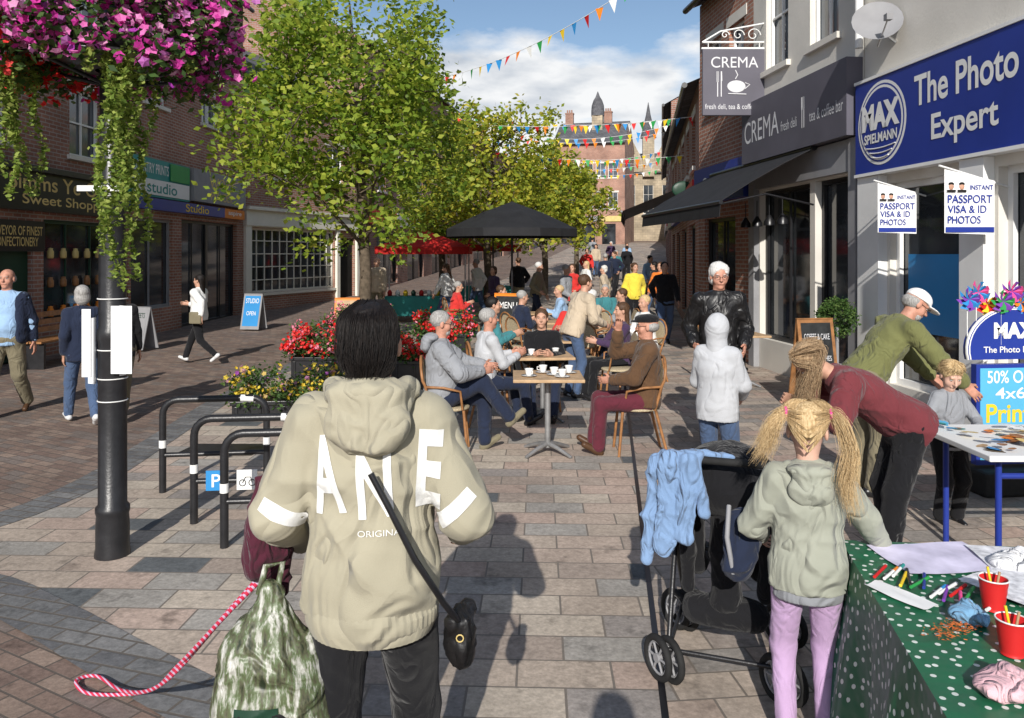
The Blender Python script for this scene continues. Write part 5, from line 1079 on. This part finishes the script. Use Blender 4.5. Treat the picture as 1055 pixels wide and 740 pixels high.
for sx in (-.25,.25):
    wheel(sx-.025,.31,.10,pc_,.75); wheel(sx+.03,.31,.10,pc_,.75)
    wheel(sx-.022,-.20,.10,pc_,.9); wheel(sx+.025,-.20,.10,pc_,.9)
B=Blob(.03); B.cap((-.15,.10,.86),(-.15,.02,.45),.05).cap((.15,.10,.86),(.15,.02,.45),.05).cap((0,.10,.86),(0,.02,.42),.06).cap((-.14,0,.42),(-.14,-.25,.40),.045).cap((.14,0,.42),(.14,-.25,.40),.045).cap((0,0,.42),(0,-.25,.4),.05); V,F=B.build(.011,.004,25,4); npmesh('seat_fabric',V,F,C_blk,pc_)
B=Blob(.03); B.ell((0,.08,.86),(.225,.23,.17)); B.sub((0,-.06,.78),(.20,.24,.18)); B.cut((0,0,.72),(0,0,-1)); V,F=B.build(.009,.006,30,5); npmesh('canopy',V,F,C_blk,pc_)
B=Blob(.03); B.cap((-.12,.14,.28),(.12,.14,.28),.08,None,A(0,0,1),.9); V,F=B.build(.011,.010,30,6); npmesh('shopping_basket',V,F,C_blk,pc_)
B=Blob(.03); B.cap((-.17,.14,.86),(-.17,.12,.36),.035).cap((.17,.14,.86),(.17,.12,.36),.035).cap((-.2,.18,.80),(.2,.18,.80),.03); B.cap((0,.18,.8),(0,.16,.34),.07); V,F=B.build(.010,.008,26,7); npmesh('back_panel',V,F,C_blk,pc_)
dj=thing('denim_jacket','light blue denim jacket hung over pushchair handle','jacket',(1.02,3.66,0),PY); B=Blob(.012)
B.cap((.10,.36,1.02),(.25,.35,1.02),.03).cap((.22,.38,1.01),(.235,.40,.64),.045,.055,A(0,1,0),.4).cap((.14,.39,1.01),(.15,.41,.70),.035,.045,A(0,1,0),.4).cap((.29,.34,1.0),(.32,.36,.56),.028,.032).cap((.14,.32,1.02),(-.04,.31,1.02),.026,.02).cap((.10,.37,1.0),(.07,.39,.80),.022,.026)
V,F=B.build(.007,.012,34,7); npmesh('denim_fabric',V,F,C_ltden,dj)
# ---- leaning woman
J=person('woman with long blond hair leaning forward in maroon top',(2.34,4.72,0),82,1.66,pel=(0,-.05,.92),lean=(0,.84,.54),look=(.25,.45,-.85),hup=(0,.85,.5),hr=(.12,.62,1.02),hl=(-.10,.56,.92),er=(.9,-.2,-.6),el=(-.9,0,-.5),top=C_mar,tt=.026,hem=.10,bot=C_blk,bt=.016,hair='short',hm=HDB,res=.011,w=.165,sleeve=.62,topname='top',wamp=.008,fr=(.1,.0,.075),fl=(-.12,.1,.075),coll=False,armr=1.05)
s=J['s'];hp=J['hp']
pts=[]
for x in np.linspace(-.085,.085,11):
    a=hp(x*.3,.02,.115)*s; c=hp(x,-.07,.07)*s; e=hp(x*1.15,.0,-.02)*s; d_=hp(x*.9,-.11,.0)*s
    pts.append([a,c,d_,A(d_[0]*1.1,d_[1]+.05,d_[2]-.14),A(d_[0]*1.2,d_[1]+.10,d_[2]-.28),A(d_[0]*1.2,d_[1]+.12,d_[2]-.42)]); pts.append([a,hp(x*1.1,.02,.08)*s,e+A(x*.3,.0,.01),A(e[0]*1.15,e[1]+.02,e[2]-.14),A(e[0]*1.2,e[1]+.05,e[2]-.32)])
locks(J,'hair_strands',pts,1300,.0015,.014,HDB,12,.014)
J=person('child in pale grey hooded top with hood up',(1.52,5.75,0),-35,1.44,hr=(.13,.26,.98),hl=(-.13,.26,.98),er=(.7,-.6,-.4),el=(-.7,-.6,-.4),top=C_lgry,tt=.022,hem=.1,bot=C_den,skin=SKC,hair='short',hm=HDB,hat='hood',hatm=C_lgry,res=.012,w=.135,hs=1.02,look=(.1,.95,-.3),topname='hoodie',coll=False,wamp=.004,armr=.95,shoe=C_shw)
J=person('white haired woman in black leather jacket and glasses',(2.02,7.6,0),172,1.80,lean=(0,.06,1),hr=(.23,.14,.98),hl=(-.21,.18,.98),top=C_lea,tt=.026,hem=.1,bot=C_blk,bt=.02,hair='curly',hm=HW,glasses=True,res=.013,w=.17,look=(-.1,1,-.12),wamp=.008,armr=1.0,skin=SK2)
B=Blob(.02); B.cap((0,.120,1.36),(0,.138,1.0),.045,.05,A(0,1,0),.35); V,F=B.build(.01); npmesh('shirt',V*J['s'],F,cloth('patterned top',(.22,.06,.06),.02,9,.6),J['root'])
J=person('man in olive shirt and white cap bending over table',(2.80,6.15,0),-82,1.76,pel=(0,-.02,.93),lean=(.05,.62,.78),look=(.2,.8,-.6),hup=(0,.5,.85),hr=(.36,.66,.80),hl=(-.05,.66,.82),er=(.6,-.3,-.8),el=(-.8,-.2,-.7),top=C_olv,tt=.026,hem=.08,bot=C_kha,bt=.02,hair='sides',hm=HG,hat='cap',hatm=C_wht,beard=HG,glasses=True,res=.013,w=.18,topname='shirt',wamp=.009,armr=1.0,skin=SK2)
J=person('blond toddler in grey top standing behind craft table',(3.09,5.50,0),185,1.10,hs=1.32,hr=(.18,.28,1.10),hl=(-.16,.28,1.10),er=(.7,-.5,-.4),el=(-.7,-.5,-.4),top=C_gry,tt=.018,hem=.08,bot=C_blk,bt=.02,skin=SKC,hair='child',hm=HBL,res=.011,w=.13,look=(.1,.85,-.5),topname='top',armr=.95)
hp=J['hp'];s=J['s']; pts=[]
for a in np.linspace(-2.6,2.6,15): sx_,cy_=math.sin(a),math.cos(a); pts.append([hp(0,-.02,.135)*s,hp(sx_*.06,.02+cy_*.055,.115)*s,hp(sx_*.088,-.015+cy_*.088,.07)*s,hp(sx_*.092,-.02+cy_*.095,.045 if cy_>0 else -.03)*s])
locks(J,'hair_strands',pts,330,.0018,.005,HBL,4)
SE=dict(pel=(0,-.04,.53),fr=(.12,.46,.075),fl=(-.12,.42,.075),kr=(.15,.3,1),kl=(-.15,.3,1))
J=person('grey haired seated man in grey hoodie with legs crossed',(-.66,7.42,0),-84,1.76,pel=(0,-.03,.53),lean=(0,.02,1),fr=(.10,.62,.34),fl=(-.10,.40,.075),kr=(-.1,.5,1),kl=(-.1,.3,1),hr=(.13,.36,.78),hl=(-.12,.40,.80),er=(.8,-.8,-.3),el=(-.8,-.6,-.3),look=(-.1,1,-.1),top=C_gry,tt=.028,hem=.03,bot=C_nav,bt=.015,shoe=C_kha,hair='short',hm=HG,glasses=True,beard=HG,res=.013,w=.18,belly=.03,armr=1.05,skin=SK2,wamp=.008,topname='hoodie')
B=Blob(.04); B.ell((.0,-.16,1.02),(.11,.05,.08)).ell((.0,-.10,1.08),(.12,.075,.04)); V,F=B.build(.012,.007,30,8); npmesh('hood',V*J['s'],F,C_gry,J['root'])
J=person('seated man in brown jacket and dark flat cap, hand at face',(1.24,7.42,0),86,1.72,**{**SE,'pel':(0,-.03,.53)},lean=(0,-.04,1),hr=(.06,.22,1.16),hl=(-.14,.30,.72),er=(.5,.4,-1),el=(-.8,-.6,-.3),look=(.15,1,-.02),top=C_brn,tt=.026,hem=.05,bot=C_bur,bt=.012,shoe=C_shb,hair='sides',hm=HG,hat='flat',hatm=C_blk,glasses=True,res=.013,w=.18,skin=SK2,armr=1.03,wamp=.009)
HH=dict(hr=(.1,.34,.80),hl=(-.1,.34,.80))
person('seated person with grey hair in pale grey shirt',(-.28,8.55,0),-70,1.70,**SE,**HH,top=C_lgry,hair='short',hm=HG,bot=C_nav,res=.016,w=.175,skin=SK2,lean=(.05,.1,1))
person('seated woman with dark hair in black coat',(.38,9.1,0),175,1.64,**SE,**HH,top=C_blk,hair='long',hm=HBR,bot=C_nav,res=.017,w=.165,lean=(.06,.12,1))
person('man in tan jacket standing among the cafe tables',(.80,10.3,0),-60,1.66,top=C_bei,tt=.024,hair='short',hm=HBR,bot=C_den,res=.017,hr=(.2,.4,1.0),hl=(-.15,.42,1.0),lean=(0,.40,1),w=.165)
person('seated woman with long brown hair in dark top',(1.4,10.2,0),100,1.64,**SE,**HH,top=C_pur,hair='long',hm=HBR,bot=C_blk,res=.018,w=.165)
person('seated person in white top at cafe window',(3.2,11.8,0),-40,1.64,**SE,**HH,top=C_wht,hair='bob',hm=HBR,bot=C_blk,res=.018,w=.165)
person('seated person in red hooded top and cap',(.9,11.9,0),150,1.66,**SE,**HH,top=C_red,hair='short',hat='cap',hatm=C_red,hm=HBR,bot=C_blk,res=.02,w=.165,lean=(-.1,.1,1))
person('seated man in teal shirt at far table',(-.3,10.8,0),-85,1.7,**SE,**HH,top=C_teal,hair='short',hm=HB,bot=C_blk,res=.02,lean=(0,.15,1))
W1=dict(fr=(.1,.26,.08),fl=(-.09,-.3,.13)); W2=dict(fr=(.09,-.32,.14),fl=(-.1,.27,.08))
J=person('bald man in open dark jacket over blue shirt walking',(-5.95,9.15,0),-172,1.72,**W1,top=C_lb,tt=.020,hem=.08,bot=C_kha,bt=.02,shoe=C_shb,hair='sides',hm=HG,res=.015,w=.175,belly=.02,skin=SK2,hr=(.24,.2,.9),hl=(-.25,-.1,.86),armr=.92,topname='shirt')
B=Blob(.03)
for sg in (-1,1):
    B.cap((sg*.16,0,1.36),(sg*.15,-.01,.92),.065,.085,A(0,1,0),1.5); B.cap((sg*.175,0,1.385),(sg*.235,-.03*1 if sg>0 else -.09,1.11),.078,.068)
    B.cap((sg*.235,-.03 if sg>0 else -.09,1.11),(sg*.245,.17 if sg>0 else -.09,.91),.066,.052)
B.cap((-.12,-.05,1.36),(.12,-.05,1.36),.08,None).cap((-.08,-.06,1.3),(-.08,-.07,.92),.09).cap((.08,-.06,1.3),(.08,-.07,.92),.09); V,F=B.build(.015,.006,24,4); npmesh('jacket',V*J['s'],F,C_nav,J['root'])
person('grey haired woman in navy gilet seen from behind walking',(-4.82,8.7,0),40,1.54,**W2,top=C_nav,tt=.022,hem=.12,bot=C_den,bt=.010,shoe=C_shw,hair='bob',hm=HG,res=.015,w=.145,hr=(.20,.1,.92),hl=(-.2,.0,.88),armr=.9)
person('person in khaki trousers walking past lamp post',(-4.50,8.9,0),40,1.56,**W1,top=C_blk,tt=.02,hem=.12,bot=C_kha,bt=.02,shoe=C_blk,hair='bob',hm=HBR,res=.02,w=.145,armr=.9)
J=person('dark haired woman in white jacket striding along pavement',(-5.4,13.4,0),80,1.54,fr=(.09,.36,.09),fl=(-.09,-.40,.2),top=C_wht,tt=.026,hem=.06,bot=C_blk,hair='long',hm=HB,shoe=C_shw,res=.018,w=.155,hr=(.12,.28,1.15),hl=(-.26,-.2,.95))
b=MB(); b.box(-.28,-.2,-.2,.02,.72,.92); b.obj('handbag',C_kha,J['root'],.02)
person('elderly man in beige jacket standing near trees',(-3.65,21.0,.0),160,1.80,top=C_bei,tt=.03,bot=C_kha,hair='sides',hm=HW,res=.022,**W1)
bg=[('woman in bright yellow coat walking along street',2.95,18.8,172,1.68,C_yel,C_blk,'bob',HBR,W1),('woman in orange jacket walking along street',3.75,19.5,150,1.7,C_org,C_den,'long',HBR,W2),('man in dark jacket walking away',3.4,28,0,1.76,C_nav,C_kha,'short',HG,W1),
('man in navy coat standing in street',3.9,29.5,140,1.78,C_nav,C_blk,'short',HBR,W2),('woman in white top walking',2.3,24,110,1.64,C_wht,C_den,'long',HBL,W1),('man in blue shirt walking',4.6,26,200,1.76,C_lb,C_kha,'short',HB,W2),
('woman in red top walking towards cafe',1.6,20.4,130,1.64,C_red,C_blk,'bob',HBR,W1),('man in grey jacket standing by tables',1.2,17.4,240,1.66,C_gry,C_nav,'short',HG,W2),('person in teal coat walking',4.4,33,180,1.66,C_teal,C_blk,'bob',HG,W1),
('person in black coat walking',5.3,36,0,1.74,C_blk,C_blk,'short',HB,W2),('person in beige coat walking',4.3,40,180,1.66,C_bei,C_den,'long',HBR,W1),('shopper in purple coat walking',5.6,44,180,1.66,C_pur,C_blk,'bob',HW,W2),
('woman in black top walking towards shops',4.15,22.5,100,1.66,C_blk,C_den,'long',HB,W1),('man in white shirt near stall',-1.0,22.3,60,1.74,C_wht,C_den,'short',HG,W2),('woman in dark coat near stall',-.4,19.2,120,1.60,C_pur,C_blk,'bob',HBR,W1),
('man in khaki jacket near stall',.6,19.6,250,1.70,C_kha,C_nav,'short',HW,W1),('woman in pale coat standing',2.5,21.0,70,1.58,C_bei,C_gry,'curly',HW,W2),('man in black jacket by cafe awning',3.2,16.2,178,1.74,C_blk,C_den,'short',HB,W1),
('man in red jumper walking in street',3.2,33,180,1.74,C_red,C_nav,'short',HG,W2),('woman in pale blue coat walking',6.2,42,180,1.64,C_lb,C_blk,'bob',HBR,W1),('man in grey coat walking away',5.0,48,0,1.76,C_gry,C_blk,'short',HB,W1),('woman in white coat near stall',-1.7,20.2,60,1.64,C_wht,C_den,'long',HBR,W2),('man in black shirt browsing stall',.2,23.5,20,1.76,C_blk,C_kha,'short',HBR,W1)]
for lb,x,y,yw,h,tp_,bt_,hr_,hm_,w_ in bg:
    person(lb,(x,y,gz(y)),yw,h,top=tp_,tt=.022,bot=bt_,bt=.012,hair=hr_,hm=hm_,res=.028 if y<24 else .035,face=y<21,w=.16,group='shoppers walking along the street',lean=(random.uniform(-.06,.06),random.uniform(.0,.14),1),hr=(.22,random.uniform(-.1,.35),random.uniform(.86,1.05)),hl=(-.22,random.uniform(-.15,.3),random.uniform(.86,1.0)),look=(random.uniform(-.5,.5),1,random.uniform(-.25,.05)),**w_)
for lb,x,y,yw,tp_,hm_ in (('seated customer in navy top at cafe table',.1,13.2,-60,C_nav,HG),('seated customer in beige top at cafe table',1.4,13.3,120,C_bei,HW),('seated customer in black top at cafe table',-.2,15.2,-90,C_blk,HBR),('seated customer in blue top at cafe table',1.0,15.4,90,C_lb,HBL),('seated customer in red top at cafe table',-1.3,17.6,-70,C_red,HG),('seated customer in grey top at cafe table',2.0,13.9,100,C_gry,HBR),('seated customer in teal top at cafe table',1.9,15.6,150,C_teal,HG),('seated customer in white top at cafe table',2.0,11.6,110,C_wht,HBL)):
    person(lb,(x,y,0),yw,1.68,**SE,**HH,top=tp_,bot=C_nav,hair='short',hm=hm_,res=.026,face=True,group='customers seated at the cafe',lean=(random.uniform(-.1,.1),random.uniform(0,.22),1),look=(random.uniform(-.4,.4),1,-.1))
    dup(c0,(x,y,0),math.radians(yw))
for x,y in ((.75,13.3),(.4,15.3)): dup(t0,(x,y,0),.2)
person('photographer standing with both hands raised to the chest',(.03,-.30,0),0,1.90,hr=(.12,.10,1.28),hl=(-.12,.10,1.28),er=(1,-.4,-.8),el=(-1,-.4,-.8),top=C_nav,bot=C_den,hair='short',res=.02)
print('people',time.time()-T0)
# ---------------------------------------------------------------- light, sky, camera
w=bpy.data.worlds.new('World'); scene.world=w; w.use_nodes=True; nt=w.node_tree; bgn=nt.nodes['Background']; L_=nt.links.new
sky=N(nt,'ShaderNodeTexSky',sky_type='NISHITA'); sky.sun_disc=False
sd=Vector((.11,1,-.52)).normalized(); sky.sun_elevation=math.asin(-sd.z); sky.sun_rotation=math.atan2(-sd.x,-sd.y)%(2*math.pi); sky.air_density=1.0; sky.dust_density=.4; sky.ozone_density=1.6
tc=N(nt,'ShaderNodeTexCoord'); mp=N(nt,'ShaderNodeMapping'); mp.inputs['Scale'].default_value=(1,1,2.6); mp.inputs['Location'].default_value=(.35,.2,.1); L_(tc.outputs['Generated'],mp.inputs[0])
no=N(nt,'ShaderNodeTexNoise'); no.inputs['Scale'].default_value=3.2; no.inputs['Detail'].default_value=9; no.inputs['Roughness'].default_value=.55; L_(mp.outputs[0],no.inputs['Vector'])
sz=N(nt,'ShaderNodeSeparateXYZ'); L_(tc.outputs['Generated'],sz.inputs[0])
lowb=N(nt,'ShaderNodeMapRange'); L_(sz.outputs[2],lowb.inputs[0]); lowb.inputs[1].default_value=.12; lowb.inputs[2].default_value=.36; lowb.inputs[3].default_value=.24; lowb.inputs[4].default_value=.0
ad=N(nt,'ShaderNodeMath'); L_(no.outputs['Fac'],ad.inputs[0]); L_(lowb.outputs[0],ad.inputs[1])
cr_=N(nt,'ShaderNodeMapRange'); L_(ad.outputs[0],cr_.inputs[0]); cr_.inputs[1].default_value=.53; cr_.inputs[2].default_value=.64
n2=N(nt,'ShaderNodeTexNoise'); n2.inputs['Scale'].default_value=8; n2.inputs['Detail'].default_value=7; L_(mp.outputs[0],n2.inputs['Vector'])
cc=N(nt,'ShaderNodeValToRGB'); cc.color_ramp.elements[0].position=.38; cc.color_ramp.elements[0].color=(4.4,4.9,5.6,1); cc.color_ramp.elements[1].position=.58; cc.color_ramp.elements[1].color=(8.2,8.3,8.4,1); L_(n2.outputs['Fac'],cc.inputs[0])
mx=N(nt,'ShaderNodeMix',data_type='RGBA'); L_(cr_.outputs[0],mx.inputs[0]); L_(sky.outputs[0],mx.inputs[6]); L_(cc.outputs[0],mx.inputs[7]); L_(mx.outputs[2],bgn.inputs['Color']); bgn.inputs['Strength'].default_value=.115
sl=bpy.data.lights.new('sun','SUN'); sl.energy=5; sl.angle=math.radians(.5); sl.color=(1,.955,.89); so=bpy.data.objects.new('sun',sl); COL.objects.link(so); so.rotation_euler=sd.to_track_quat('-Z','Y').to_euler()
cam=bpy.data.cameras.new('camera'); co=bpy.data.objects.new('camera',cam); COL.objects.link(co); scene.camera=co
co.location=(0,0,1.9); co.rotation_euler=(math.pi/2,0,0); cam.lens=27.3; cam.sensor_width=36; cam.shift_y=-.1024; cam.clip_end=2000; cam.clip_start=.05
scene.view_settings.view_transform='Standard'; scene.view_settings.look='None'; scene.view_settings.exposure=0
print('done',time.time()-T0)
